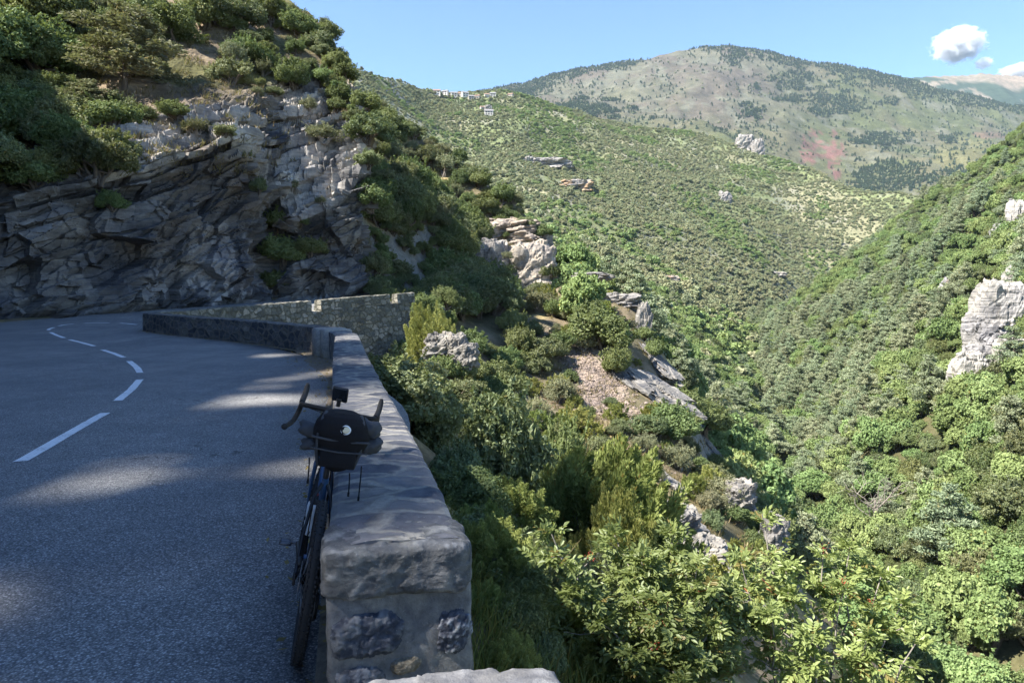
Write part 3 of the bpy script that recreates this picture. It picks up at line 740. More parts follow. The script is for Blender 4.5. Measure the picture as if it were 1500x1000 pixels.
# ================================================================== STONE WALLS
def wall_mesh(name, center, half, hgt, depth_out, mat, step, rough=.012, res_t=.03, zf=zroad, parent=None, s0=0.0, inner_sink=.08):
    """parapet along a path: inner face, top, outer face (outer goes depth_out below the road)"""
    c_, ss = resample(center, step)
    tn_ = np.gradient(c_, axis=0); tn_ /= np.linalg.norm(tn_, axis=1)[:, None]
    rn = np.stack([tn_[:, 1], -tn_[:, 0]], 1)       # right of travel = valley side
    ni = max(4, int((hgt + inner_sink) / res_t)); nt_ = max(4, int(2 * half / res_t)); no = max(5, int(min(depth_out + hgt, 6) / max(res_t, .05)))
    prof = [(-half - .015 * (1 - q), -inner_sink + (hgt + inner_sink) * q) for q in np.linspace(0, 1, ni)][:-1]
    prof += [(-half + 2 * half * q, hgt + .012 * math.sin(q * math.pi)) for q in np.linspace(0, 1, nt_)][:-1]
    prof += [(half + .06 * q * (depth_out + hgt), hgt - (depth_out + hgt) * q) for q in np.linspace(0, 1, no)]
    prof = np.array(prof); tl = np.concatenate([[0], np.cumsum(np.linalg.norm(np.diff(prof, axis=0), axis=1))])
    # rounded arrises
    hz = np.minimum(1, np.abs(np.abs(prof[:, 0]) - half) / .03 + (np.abs(prof[:, 1] - hgt) / .03))
    S, T = np.meshgrid(ss + s0, tl, indexing='ij')
    n1 = fbm(S / .35, T / .22, 0, 3, 101) * rough + fbm(S / .07, T / .07, 0, 3, 102) * rough * .35
    V = np.zeros((len(c_), len(prof), 3))
    zr = zf(c_[:, 0], c_[:, 1])
    # outward normals of the profile
    pn = np.gradient(prof, axis=0); pn = np.stack([-pn[:, 1], pn[:, 0]], 1); pn /= np.linalg.norm(pn, axis=1)[:, None] + 1e-9
    a = prof[None, :, 0] + pn[None, :, 0] * n1; b_ = prof[None, :, 1] + pn[None, :, 1] * n1 - (1 - hz)[None, :] * .012
    V[..., :2] = c_[:, None, :] + rn[:, None, :] * a[..., None]
    V[..., 2] = zr[:, None] + b_
    uv = np.stack([S, T], -1).reshape(-1, 2)
    F = [gridF(len(c_), len(prof))]
    # end caps
    n = len(prof)
    allV = [V.reshape(-1, 3)]; allU = [uv]; off_ = len(c_) * n
    for e in (0, len(c_) - 1):
        m = V[e].mean(0); m2 = (V[e, 0] + V[e, -1]) / 2
        kk = np.arange(n); pts = V[e]
        allV.append(np.vstack([pts, [[*(c_[e]), zr[e] + hgt * .4]]])); allU.append(np.column_stack([prof[:, 0] + 7, prof[:, 1]]).tolist() + [[7, hgt * .4]])
        tri = np.array([[off_ + j, off_ + j + 1, off_ + n] for j in range(n - 1)] + [[off_ + n - 1, off_, off_ + n]])
        F.append(tri if e else tri[:, ::-1]); off_ += n + 1
    o = mk(name, np.vstack(allV), F, mat, parent, uv=np.vstack(allU), smooth=False)
    return o
H_W = .66
nearstep = lambda L: np.concatenate([np.arange(0, 6, .016), np.arange(6, L, .045), [L]])
wallN = empty('stone_wall', (*WALL_NEAR[0], 0)); tag(wallN, 'long curving roadside wall with flat stone top, bicycle leaning on it', 'wall', 'stone parapet walls')
def under(o, root):
    o.parent = root; o.matrix_parent_inverse = Matrix.Translation(-root.location) if root.rotation_euler == Euler((0, 0, 0)) else root.matrix_world.inverted()
    return o
near_c = WALL_NEAR[:8]
under(wall_mesh('wall_body', WALL_NEAR[:7], .25, H_W, 2.4, M['wall'], nearstep, .007, .022), wallN)
# darker second stretch, stepped out by a pilaster
w2 = resample(WALL_NEAR[5:], .05)[0]
i0 = np.argmin(np.hypot(w2[:, 0] + 4.55, w2[:, 1] - 18.0))
wallD = empty('stone_wall', (*w2[i0], 0)); tag(wallD, 'dark shaded roadside wall curving away left beyond the pilaster', 'wall', 'stone parapet walls')
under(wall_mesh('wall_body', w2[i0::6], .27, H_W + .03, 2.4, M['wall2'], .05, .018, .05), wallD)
mb = MB()
pt = w2[i0]; tg = w2[i0 + 3] - w2[i0 - 3]; tg /= np.linalg.norm(tg); an = math.atan2(tg[1], tg[0])
rm = np.array(Matrix.Rotation(an, 3, 'Z'))
def pil(k, w_, d_):
    c = pt + tg * k + np.array([-tg[1], tg[0]]) * .1
    mb.box((c[0], c[1], .3), (w_, .62 + d_, .82), rm, .035)
pil(-.1, .5, .16); pil(-.75, .42, .08)
nm = mb.build('pilaster', M['stone_end'], wallD, usecol=False)
ca = nm.data.color_attributes.new('Col', 'FLOAT_COLOR', 'POINT')
for q in ca.data: q.color = (.3, .28, .25, 1)
nm.matrix_parent_inverse = Matrix.Translation(-wallD.location)
# white painted squiggle on the shaded face
gm = simple('white_graffiti', (.5, .5, .5), .8)
mb = MB()
gq = pt + tg * .32 + np.array([-tg[1], tg[0]]) * .305
def gp(a, z): c = gq + tg * a; return (c[0], c[1], z)
mb.tube([gp(-.10, .62), gp(-.08, .52), gp(-.02, .48), gp(.05, .52), gp(.06, .62)], .011, 6)
mb.tube([gp(.06, .62), gp(.055, .45), gp(.03, .34), gp(-.04, .3), gp(-.09, .34)], .011, 6)
o = mb.build('graffiti', gm, wallD); o.matrix_parent_inverse = Matrix.Translation(-wallD.location)

# far retaining wall: three stretches with gaps; sunlit reveals show in the gaps
wf = resample(WALL_FAR, .1)[0]
def at_px(px): return int(np.argmin([abs(proj(a, b, zroad(a, b) + .6)[0] - px) + (0 if b > 28.5 else 999) for a, b in wf]))
ga, gb = at_px(457), at_px(571)
for (a, b), lab in (((2, ga - 4), 'stone retaining wall nearest the bend, far side of the gully'), ((ga + 4, gb - 3), 'stone retaining wall between the two gaps, far side of the gully'), ((gb + 4, len(wf) - 1), 'short last stretch of far retaining wall beside lit bush')):
    root = empty('retaining_wall', (*wf[a], 0)); tag(root, lab, 'wall', 'retaining walls across the gully')
    pth = wf[a:b + 1:8] if b - a > 16 else wf[a:b + 1:3]
    under(wall_mesh('parapet', np.vstack([pth, wf[b:b + 1]]) if not np.allclose(pth[-1], wf[b]) else pth, .24, .62, -.02, M['wall_far'], .08, .03, .06, s0=a * .1), root)
body = wall_mesh('retaining_wall', wf[2::8], .27, .03, 5.5, M['wall_far'], .1, .05, .12, s0=.2)
tag(body, 'tall rubble masonry base holding up the road across the gully', 'wall', 'retaining walls across the gully')
# low wall by the road under the far outcrop
a, b = P(690, 437, 84), P(735, 431, 84); c_ = P(778, 431, 88)
root = empty('stone_wall', (a[0], a[1], zroad(a[0], a[1]))); tag(root, 'small distant roadside wall below the lit rock outcrop', 'wall', 'stone parapet walls')
q = wall_mesh('wall_body', np.array([a[:2], b[:2], c_[:2]]), .25, .75, 1.5, M['wall_far'], .2, .03, .1, zf=lambda x, y: np.interp(y, [80, 90], [a[2] - .8, c_[2] - .75]))
q.parent = root; q.matrix_parent_inverse = Matrix.Translation(-root.location)

# near end of the wall: cap stone and rubble set in mortar
hd = WALL_NEAR[1] - WALL_NEAR[0]; hd /= np.linalg.norm(hd); rr = np.array([hd[1], -hd[0]])
def rsolid(name, size, seed, col, parent, loc, ang, rough=.03, n=40, sq=5.0, lumps=1.6, tilt=0.0, mat=None):
    """a broken stone: rounded box with lumpy, chipped faces; hand-sized detail"""
    u = np.linspace(0, 2 * math.pi, n * 2, endpoint=False); v = np.linspace(-math.pi / 2, math.pi / 2, n)
    U, V_ = np.meshgrid(u, v, indexing='ij')
    sp = lambda a, e: np.sign(a) * np.abs(a) ** e
    d = np.stack([np.cos(V_) * np.cos(U), np.cos(V_) * np.sin(U), np.sin(V_)], -1)
    k = (np.abs(d) ** sq).sum(-1) ** (-1 / sq)
    p_ = d * k[..., None] * np.array(size) / 2
    nn = d
    n1 = fbm(p_[..., 0] * lumps / max(size) * 4, p_[..., 1] * lumps / max(size) * 4, p_[..., 2] * lumps / max(size) * 4 + seed, 4, seed)
    n2 = fbm(p_[..., 0] * 16 / max(size), p_[..., 1] * 16 / max(size), p_[..., 2] * 16 / max(size) + seed, 4, seed + 9)
    m_ = max(size); fa = facets(p_[..., 0] / m_ * 7, p_[..., 1] / m_ * 7, p_[..., 2] / m_ * 7, seed) * .9 + facets(p_[..., 0] / m_ * 19, p_[..., 1] / m_ * 19, p_[..., 2] / m_ * 19, seed + 20) * .3
    p_ = p_ + nn * (n1 * rough * .45 + fa * rough * .55 + n2 * rough * .15)[..., None]
    cc_ = lerpc(np.array(col[0]), np.array(col[1]), sst(-.4, .5, n1 * .4 + n2))
    if len(col) > 2: cc_ = lerpc(cc_, np.array(col[2]), sst(.3, .75, n2 * .5 + .8 * n1))
    m3 = np.array(Matrix.Rotation(ang, 3, 'Z') @ Matrix.Rotation(tilt, 3, 'Y'))
    nu, nv = p_.shape[:2]
    i = np.arange(nu)[:, None] * nv + np.arange(nv - 1)[None, :]; j = ((np.arange(nu) + 1) % nu)[:, None] * nv + np.arange(nv - 1)[None, :]
    F = np.stack([i.ravel(), j.ravel(), j.ravel() + 1, i.ravel() + 1], 1)
    o = mk(name, p_.reshape(-1, 3) @ m3.T, F, mat or M['stone_end'], parent, col=cc_.reshape(-1, 3), smooth=True)
    o.location = loc
    return o
ang = math.atan2(rr[1], rr[0])
def wp(a, f, z):  # a along the end face (right), f forward
    q = WALL_NEAR[0] + rr * a + hd * f
    return (q[0] - wallN.location.x, q[1] - wallN.location.y, z)
bl = (.085, .09, .105); gy = (.15, .152, .155)
rsolid('mortar_face', (.54, .3, .72), 3, ((.145, .147, .148), (.195, .195, .19)), wallN, wp(.005, .105, .17), ang, .008, 80, 16, 3)
rsolid('cap_stone', (.555, .37, .19), 21, ((.09, .093, .095), (.135, .138, .138), (.21, .213, .21)), wallN, wp(.0, .105, .572), ang, .014, 110, 8, 1.5, .02)
rsolid('stone', (.275, .15, .18), 33, ((.05, .058, .078), (.085, .093, .115), (.15, .158, .17)), wallN, wp(-.115, .004, .335), ang, .017, 80, 3.4, 1.1, -.05)
rsolid('stone', (.145, .14, .2), 35, ((.05, .056, .075), (.1, .11, .135), (.27, .285, .31)), wallN, wp(.2, .008, .315), ang, .014, 70, 3.2, 1.1, .12)
rsolid('stone', (.12, .1, .065), 37, ((.17, .145, .105), (.25, .22, .165)), wallN, wp(.02, -.018, .205), ang, .006, 50, 3, 1.4, -.12)
rsolid('stone', (.2, .14, .12), 39, ((.09, .095, .108), (.16, .165, .175), (.24, .245, .25)), wallN, wp(-.14, -.004, .16), ang, .013, 60, 3.2, 1.2)
# next block of wall, right under the camera
e = tag(rsolid('wall_block', (.56, .9, .8), 51, ((.13, .13, .135), (.19, .19, .195), (.25, .25, .25)), None, (-.085, 1.33, .265), ang * .6, .02, 90, 9, 2), 'pale rough stone wall end in the bottom foreground', 'wall', 'stone parapet walls')

# leaf litter and grit along the foot of the wall
inn = resample(WALL_NEAR, .2)[0]; tn_ = np.gradient(inn, axis=0); tn_ /= np.linalg.norm(tn_, axis=1)[:, None]; ln_ = np.stack([-tn_[:, 1], tn_[:, 0]], 1)
k_ = np.arange(len(inn)); wd = .12 + .14 * np.maximum(0, fbm(k_ * .12, 0, 0, 3, 7)) + .5 * np.exp(-((inn[:, 1] - 16.2) / 2.2) ** 2)
V = []
for f_ in np.linspace(0, 1, 6):
    q = inn + ln_ * (.22 + wd * f_)[:, None]; V.append(np.column_stack([q, zroad(q[:, 0], q[:, 1]) + .03 * (1 - f_) ** 2 + .004 - .012 * (f_ == 1)]))
V = np.array(V).transpose(1, 0, 2)
tag(mk('dirt', V.reshape(-1, 3), gridF(len(inn), 6), M['dirt'], smooth=True), kind='structure')
lv = MB(); r_ = np.random.default_rng(4); Vs = []; n = 1500
ii = r_.integers(0, len(inn), n); ww = (.25 + wd[ii] * (r_.random(n) ** 1.5) * 1.5 + .1 * r_.random(n)); keep = r_.random(n) < np.clip(.25 + wd[ii] * 1.6, 0, 1); ii = ii[keep]; ww = ww[keep]; n = len(ii)
cen = np.column_stack([inn[ii] + ln_[ii] * ww[:, None] + r_.normal(0, .08, (n, 2)), np.zeros(n)]); cen[:, 2] = zroad(cen[:, 0], cen[:, 1]) + .02 + .015 * r_.random(n)
a_ = r_.random(n) * 6.3; L = .012 + .02 * r_.random(n)
dx = np.column_stack([np.cos(a_), np.sin(a_), r_.normal(0, .3, n)]) * L[:, None]; dy = np.column_stack([-np.sin(a_), np.cos(a_), r_.normal(0, .4, n)]) * (L * .5)[:, None]
V = np.stack([cen - dx, cen + dy, cen + dx, cen - dy], 1).reshape(-1, 3)
c_ = np.repeat(np.column_stack([r_.random(n), r_.random(n) * .6, np.zeros(n)]), 4, 0)
tag(mk('dead_leaves', V, np.arange(4 * n).reshape(-1, 4), M['litter'], col=c_), kind='stuff')
# ================================================================== BICYCLE (seen from behind, leaning right on the wall)
bm_ = dict(
    frame=simple('blue_frame_paint', (.03, .075, .16), .35, .0, .5, .15, 6, .02), black=simple('black_metal', (.018, .018, .02), .45, .3, .5),
    rubber=simple('tyre_rubber', (.03, .03, .031), .85, spec=.2, scale=50), tape=simple('bar_tape', (.011, .011, .012), .7, spec=.3, scale=60, bump=.4),
    steel=simple('steel', (.45, .45, .46), .35, 1.0), chain=simple('chain_steel', (.1, .095, .09), .5, .8),
    cord=simple('black_fabric', (.012, .012, .014), .9, spec=.15, scale=80, bump=.5), grey=simple('grey_nylon', (.05, .054, .062), .75, spec=.25, scale=14, bump=.5),
    yellow=simple('yellow_decal', (.55, .5, .2), .5), plast=simple('clear_bottle', (.5, .56, .62), .3, spec=.5, var=.05), lid=simple('bottle_lid', (.03, .03, .032), .5), red=simple('red_valve', (.35, .03, .03), .5),
    lens=simple('light_lens', (.62, .56, .4), .2, spec=.6), ringm=simple('light_ring', (.7, .74, .78), .3, spec=.6), screen=simple('dark_glass', (.012, .014, .018), .12, spec=.6, bump=0), pedalm=simple('pedal_alloy', (.12, .12, .13), .4, .8))
HEAD = math.atan2(.97, -.235) ; LEAN = R(10.5)
Rb = Matrix.Rotation(HEAD, 4, 'Z') @ Matrix.Rotation(LEAN, 4, 'X')
bike = empty('bicycle', (-.95, 3.03, 0.0), Rb.to_euler()); tag(bike, 'dark blue touring bicycle leaning against the wall, seen from behind', 'bicycle')
RW = .345
def arc(c, r, a0, a1, n, pl='xz'):
    a = np.linspace(R(a0), R(a1), n)
    z = np.zeros(n)
    return np.column_stack([c[0] + r * np.cos(a), z + c[1], c[2] + r * np.sin(a)])
def wheel(name, x, steer=0.0, rear=False):
    hub_c = (x, 0, RW)
    w_ = MB(); n = 96
    # tyre: lathe about the axle with a tread
    pr = [(.302, -.013), (.312, -.022), (.323, -.0245), (.335, -.02), (.343, -.01), (.345, 0), (.343, .01), (.335, .02), (.323, .0245), (.312, .022), (.302, .013)]
    w_.lathe(pr, hub_c, (0, 1, 0), n)
    a = np.arange(0, 120) * 2 * math.pi / 120
    kn = MB()
    for i, q in enumerate(a):
        for s_, rr_, yy in ((1, .339, .0155), (-1, .339, -.0155), (0, .3465, 0)):
            if s_ == 0 and i % 2: continue
            c = np.array([x + rr_ * math.cos(q), yy + (.002 if i % 2 else -.002), RW + rr_ * math.sin(q)])
            m3 = np.array(Matrix.Rotation(-q, 3, 'Y') @ Matrix.Rotation(s_ * R(-35), 3, 'Z'))
            kn.box(c, (.008, .011 if s_ else .008, .0095), m3)
    hubM = MB(); hubM.lathe([(.0, -.05), (.012, -.05), (.012, -.035), (.028, -.034), (.028, -.03), (.016, -.025), (.016, .025), (.028, .03), (.028, .034), (.012, .035), (.012, .05), (0, .05)], hub_c, (0, 1, 0), 20)
    wh = hubM.build(name, bm_['black'], bike)
    ty = w_.build('tyre', bm_['rubber'], wh); k2 = kn.build('tread', bm_['rubber'], wh, smooth=False)
    rm_ = MB(); rm_.lathe([(.303, -.012), (.285, -.012), (.278, -.006), (.277, 0), (.278, .006), (.285, .012), (.303, .012)], hub_c, (0, 1, 0), n); rm_.build('rim', bm_['black'], wh)
    sp = MB()
    for i in range(28):
        q = i * 2 * math.pi / 28; s_ = 1 if i % 2 else -1; q2 = q + (.35 if (i // 2) % 2 else -.35)
        sp.tube([(x + .028 * math.cos(q2), s_ * .032, RW + .028 * math.sin(q2)), (x + .28 * math.cos(q), 0, RW + .28 * math.sin(q))], .0011, 4, cap=False)
    sp.build('spokes', bm_['steel'], wh)
    ds = MB(); ds.lathe([(.04, .043), (.08, .043), (.08, .0447), (.04, .0447)], hub_c, (0, 1, 0), 40); ds.build('brake_disc', bm_['steel'], wh)
    return wh
wheel('rear_wheel', 0); wheel('front_wheel', 1.03)
BB = (.43, 0, .278); ST = (.285, 0, .73); HT = (.845, 0, .86); HB = (.885, 0, .725)
f_ = MB()
f_.tube([BB, (.30, 0, .69), ST], [.018, .0165, .0165], 12)
f_.tube([BB, (.6, 0, .468), (HB[0] - .01, 0, HB[2] + .02)], [.024, .024, .024], 12)
f_.tube([(ST[0] + .006, 0, ST[2] - .03), (.6, 0, .79), (HT[0] + .004, 0, HT[2] - .02)], [.016, .0165, .018], 12)
f_.tube([(HT[0] - .003, 0, HT[2] + .012), HB], [.023, .025], 14)
f_.lathe([(0, -.037), (.023, -.037), (.023, .037), (0, .037)], BB, (0, 1, 0), 16)
fr_ = f_.build('frame', bm_['frame'], bike)
for s_ in (1, -1):
    q = MB(); q.tube([(.292, s_ * .012, .70), (.25, s_ * .04, .64), (.13, s_ * .06, .5), (0, s_ * .066, RW)], [.009, .0085, .008, .009], 8)
    q.box((0, s_ * .066, RW), (.035, .012, .05), None, .004); q.build('seat_stay', bm_['black'], bike)
    q = MB(); q.tube([(.40, s_ * .03, .28), (.3, s_ * .036, .29), (.18, s_ * .052, .31), (0, s_ * .066, RW)], [.011, .01, .009, .008], 8); q.build('chain_stay', bm_['black'], bike)
    q = MB(); q.tube([(.89, s_ * .03, .70), (.9, s_ * .05, .655), (.945, s_ * .058, .53), (1.03, s_ * .06, RW)], [.014, .0125, .011, .009], 8); q.build('fork_leg', bm_['frame'], bike)
q = MB(); q.tube([(.888, 0, .72), (.89, 0, .705)], [.03, .034], 12); q.tube([(.89, -.035, .70), (.888, 0, .712), (.89, .035, .70)], .015, 8); q.build('fork_crown', bm_['frame'], bike)
# pale lettering on the down tube and stays
for i in range(5):
    q = MB(); a = .16 + i * .09; c = np.array(BB) * (1 - a) + np.array(HB) * a
    q.box((c[0] - .004, .0235, c[2]), (.035, .004, .013), np.array(Matrix.Rotation(R(-12), 3, 'Y'))); q.build('decal', bm_['yellow'], fr_)
for i in range(3):
    q = MB(); a = .35 + i * .17; c = np.array([.40, .03, .28]) * (1 - a) + np.array([0, .066, RW]) * a
    q.box((c[0], c[1] + .009, c[2] + .004), (.022, .004, .010), np.array(Matrix.Rotation(R(25), 3, 'Y'))); q.build('decal', bm_['yellow'], fr_)
# drivetrain on the right (y negative)
q = MB(); q.lathe([(.03, -.05), (.085, -.05), (.092, -.048), (.092, -.045), (.085, -.043), (.03, -.043)], BB, (0, 1, 0), 44)
for i in range(44):
    a = i * 2 * math.pi / 44; q.box((BB[0] + .094 * math.cos(a), -.0465, BB[2] + .094 * math.sin(a)), (.006, .003, .006), np.array(Matrix.Rotation(-a, 3, 'Y')))
cr = q.build('chainring', bm_['black'], bike)
CA = R(6)      # left crank points back-ish, nearly level
for s_ in (1, -1):
    q = MB(); dx = s_ * math.cos(CA) * .17; dz = s_ * math.sin(CA) * .17
    e_ = np.array([BB[0] + dx, s_ * .075, BB[2] + dz])
    q.tube([(BB[0], s_ * .055, BB[2]), (BB[0] + dx * .5, s_ * .066, BB[2] + dz * .5), e_], [.016, .012, .013], 8)
    ck_ = q.build('crank', bm_['black'], bike)
    q = MB(); q.tube([e_, e_ + (0, s_ * .03, 0)], .007, 8)
    for xx in (-.03, .03): q.box(e_ + (xx, s_ * .06, 0), (.014, .06, .014), None, .004)
    for yy in (.034, .088): q.box(e_ + (0, s_ * yy, 0), (.062, .008, .016), None, .003)
    q.tube([e_ + (0, s_ * .028, 0), e_ + (0, s_ * .09, 0)], .0095, 10)
    q.build('pedal', bm_['pedalm'], ck_)
q = MB()
for i, r_ in enumerate((.052, .047, .042, .037, .032, .028, .025)): q.lathe([(.012, -.028 - i * .0042), (r_, -.028 - i * .0042), (r_, -.0265 - i * .0042), (.012, -.0265 - i * .0042)], (0, 0, RW), (0, 1, 0), 28)
q.build('cassette', bm_['chain'], bike)
q = MB(); q.tube([(.0, -.04, RW + .048), (.22, -.046, .375), (BB[0], -.0465, BB[2] + .094), (BB[0] + .066, -.0465, BB[2] + .066), (BB[0] + .094, -.0465, BB[2]), (BB[0] + .066, -.0465, BB[2] - .066), (BB[0], -.0465, BB[2] - .094), (.22, -.045, .19), (.035, -.042, .165), (.0, -.042, .185), (-.005, -.042, .21), (.03, -.042, .26), (.045, -.04, RW - .01), (.035, -.04, RW + .035), (0, -.04, RW + .048)], .0045, 6, closed=False); q.build('chain', bm_['chain'], bike)
q = MB(); q.box((.01, -.075, .3), (.045, .03, .06), None, .01); q.box((.018, -.05, .225), (.022, .012, .11), np.array(Matrix.Rotation(R(12), 3, 'Y')), .004)
for c in ((.03, -.042, .255), (.012, -.042, .18)): q.lathe([(0, -.005), (.02, -.005), (.02, .005), (0, .005)], c, (0, 1, 0), 14)
q.build('rear_derailleur', bm_['black'], bike)
q = MB(); q.box((.06, .055, .40), (.05, .03, .045), np.array(Matrix.Rotation(R(35), 3, 'Y')), .008); q.build('brake_caliper', bm_['black'], bike)
q = MB(); q.tube([ST, (.235, 0, .97)], .0135, 10); q.build('seat_post', bm_['black'], bike)
# saddle
n = 14; xs_ = np.linspace(.10, .375, n); V = []
for i, x in enumerate(xs_):
    t_ = i / (n - 1); hw = .07 * (1 - sst(.15, .75, t_)) + .017; zc = 1.015 + .012 * (1 - t_) - .012 * math.sin(t_ * math.pi)
    a = np.arange(12) * 2 * math.pi / 12
    V.append(np.column_stack([np.full(12, x), hw * np.cos(a) * (1 if 0 < i < n - 1 else .6), zc + .024 * np.sin(a) * (1 if 0 < i < n - 1 else .5)]))
q = MB(); q.add(np.vstack(V), [[i * 12 + j, i * 12 + (j + 1) % 12, (i + 1) * 12 + (j + 1) % 12, (i + 1) * 12 + j] for i in range(n - 1) for j in range(12)])
q.add(np.vstack([V[0], V[0].mean(0)]), [[(j + 1) % 12, j, 12] for j in range(12)]); q.add(np.vstack([V[-1], V[-1].mean(0)]), [[j, (j + 1) % 12, 12] for j in range(12)])
for s_ in (1, -1): q.tube([(.13, s_ * .03, 1.0), (.2, s_ * .022, .975), (.27, s_ * .022, .975), (.35, s_ * .008, 1.0)], .0035, 6)
q.build('saddle', bm_['cord'], bike)
# cockpit: stem, flared drop bar, hoods
q = MB(); q.tube([(.842, 0, .872), (.838, 0, .918)], .021, 12); q.tube([(.838, 0, .9), (.925, 0, .94)], .016, 10); q.tube([(.925, -.022, .943), (.925, .022, .943)], .021, 12); q.build('stem', bm_['black'], bike)
BX, BZ = .925, .945
KW = .97
bar = [(BX, 0, BZ), (BX, .09, BZ + .002), (BX - .004, .17, BZ + .004), (BX + .002, .2, BZ + .003), (BX + .03, .213, BZ + .002), (BX + .075, .22, BZ - .004), (BX + .10, .228, BZ - .03), (BX + .102, .236, BZ - .07), (BX + .075, .246, BZ - .108), (BX + .03, .255, BZ - .122), (BX - .045, .266, BZ - .13)]
q = MB()
bar = [(a, b * KW, c) for a, b, c in bar]
for s_ in (1, -1): q.tube([(a, s_ * b, c) for a, b, c in bar], [.0145, .014, .0135] + [.0142] * 8, 10)
hb = q.build('handlebar', bm_['tape'], bike)
for s_ in (1, -1):
    q = MB(); q.tube([(BX + .05, s_ * .217 * KW, BZ + .006), (BX + .1, s_ * .222 * KW, BZ + .02), (BX + .14, s_ * .224 * KW, BZ + .045), (BX + .155, s_ * .224 * KW, BZ + .085), (BX + .152, s_ * .223 * KW, BZ + .105)], [.0155, .0165, .016, .015, .009], 10)
    q.build('brake_hood', bm_['rubber'], hb)
    q = MB(); q.tube([(BX + .15, s_ * .224 * KW, BZ + .04), (BX + .168, s_ * .228 * KW, BZ - .01), (BX + .15, s_ * .234 * KW, BZ - .07), (BX + .13, s_ * .24 * KW, BZ - .1)], [.006, .007, .007, .005], 6); q.build('brake_lever', bm_['black'], hb)
    q = MB(); e_ = np.array(bar[-1]) * (1, s_, 1); q.lathe([(0, -.003), (.0175, -.003), (.0175, .004), (0, .006)], e_, (-1, 0, 0), 12); q.build('bar_end_plug', bm_['rubber'], hb)
# cables from the bars
q = MB()
for s_ in (1, -1): q.tube([(BX + .05, s_ * .2, BZ - .01), (BX + .06, s_ * .09, BZ - .03), (BX + .02, s_ * .03, BZ - .09), (.88, s_ * .02, BZ - .16)], .0028, 6)
q.build('cable', bm_['black'], bike)
q = MB(); q.tube([(.36, .03, .44), (.30, .038, .44), (.272, .038, .60), (.285, .03, .62)], .003, 6); q.tube([(.395, 0, .40), (.33, 0, .64)], .004, 6); q.build('bottle_cage', bm_['black'], bike)
# ---- things carried by the bicycle
def ride(name, label, cat, dz=0.0, dy=0.0):
    o = empty(name, bike.location + Rb.to_3x3() @ Vector((0, dy, dz)), bike.rotation_euler); return tag(o, label, cat)
bag = ride('saddlebag', 'black saddlebag with grey rolled ends and round light strapped behind the saddle', 'bag', .195, -.028); bag.scale = (1, 1.03, .93)
# body: horizontal rounded sections, tapering to a blunt V at the bottom
secs = [(.668, .025, .045, .14), (.682, .045, .065, .135), (.72, .072, .085, .125), (.77, .1, .1, .115), (.82, .121, .11, .105), (.87, .119, .115, .1), (.915, .107, .11, .1), (.945, .09, .095, .105), (.96, .05, .06, .11)]
n = 40; V = []
for z, hw, hd_, xc in secs:
    a = np.arange(n) * 2 * math.pi / n; e_ = .62
    xx = xc - .02 + hd_ * np.sign(np.cos(a)) * np.abs(np.cos(a)) ** e_; yy = hw * np.sign(np.sin(a)) * np.abs(np.sin(a)) ** e_
    V.append(np.column_stack([xx, yy, np.full(n, z)]))
V = np.array(V)
# finer loft with cloth lumps
zi = np.linspace(0, len(secs) - 1, 46); V2 = np.stack([np.stack([np.interp(zi, np.arange(len(secs)), V[:, j, k]) for k in range(3)], 1) for j in range(n)], 1)
rad = V2 - V2.mean(1, keepdims=True); rad[..., 2] = 0; rad /= np.linalg.norm(rad, axis=-1, keepdims=True) + 1e-9
V2 += rad * (fbm(V2[..., 0] * 14, V2[..., 1] * 14, V2[..., 2] * 20, 3, 5) * .006)[..., None]
q = MB(); m_ = len(zi); q.add(V2.reshape(-1, 3), [[i * n + j, i * n + (j + 1) % n, (i + 1) * n + (j + 1) % n, (i + 1) * n + j] for i in range(m_ - 1) for j in range(n)])
for e_, rv in ((0, 1), (m_ - 1, 0)):
    tri = [[(j + 1) % n, j, n] if rv else [j, (j + 1) % n, n] for j in range(n)]; q.add(np.vstack([V2[e_], V2[e_].mean(0)]), tri)
q.build('body', bm_['cord'], bag)
def roll(y0, y1, x, z, r0, seed, dz=0):
    """crumpled rolled dry-bag end"""
    k = 26; nn = 30; V = []
    for i in range(k):
        t_ = i / (k - 1); yy = y0 + (y1 - y0) * t_
        rr_ = r0 * (1 - .25 * t_ ** 3) * (1 - .5 * max(0, t_ - .9) * 10 * .6)
        a = np.arange(nn) * 2 * math.pi / nn
        bumpy = 1 + .16 * fbm(np.cos(a) * 1.6 + seed, np.sin(a) * 1.6, t_ * 3.2, 3, seed) + .05 * np.sin(a * 3 + t_ * 9 + seed)
        V.append(np.column_stack([x + rr_ * bumpy * np.cos(a), np.full(nn, yy) + .008 * np.sin(a * 2), z + dz * t_ + rr_ * .92 * bumpy * np.sin(a)]))
    q = MB(); q.add(np.vstack(V), [[i * nn + j, (i + 1) * nn + j, (i + 1) * nn + (j + 1) % nn, i * nn + (j + 1) % nn] for i in range(k - 1) for j in range(nn)])
    for e_ in (0, k - 1): q.add(np.vstack([V[e_], V[e_].mean(0)]), [[j, (j + 1) % nn, nn] for j in range(nn)])
    return q
roll(.08, .175, .10, .838, .042, 3, .02).build('rolled_end', bm_['grey'], bag)
roll(.09, .155, .09, .79, .034, 13, -.01).build('rolled_end', bm_['grey'], bag)
roll(-.05, -.165, .11, .885, .054, 7, .0).build('rolled_end', bm_['grey'], bag)
roll(-.09, -.18, .11, .80, .05, 17, .02).build('rolled_end', bm_['grey'], bag)
q = MB()
for y_ in (-.09, .095): q.tube([(.035, y_ * .8, .70), (.012, y_ * .98, .78), (-.001, y_ * 1.0, .86), (.012, y_ * .92, .93), (.06, y_ * .8, .955)], .0075, 6)
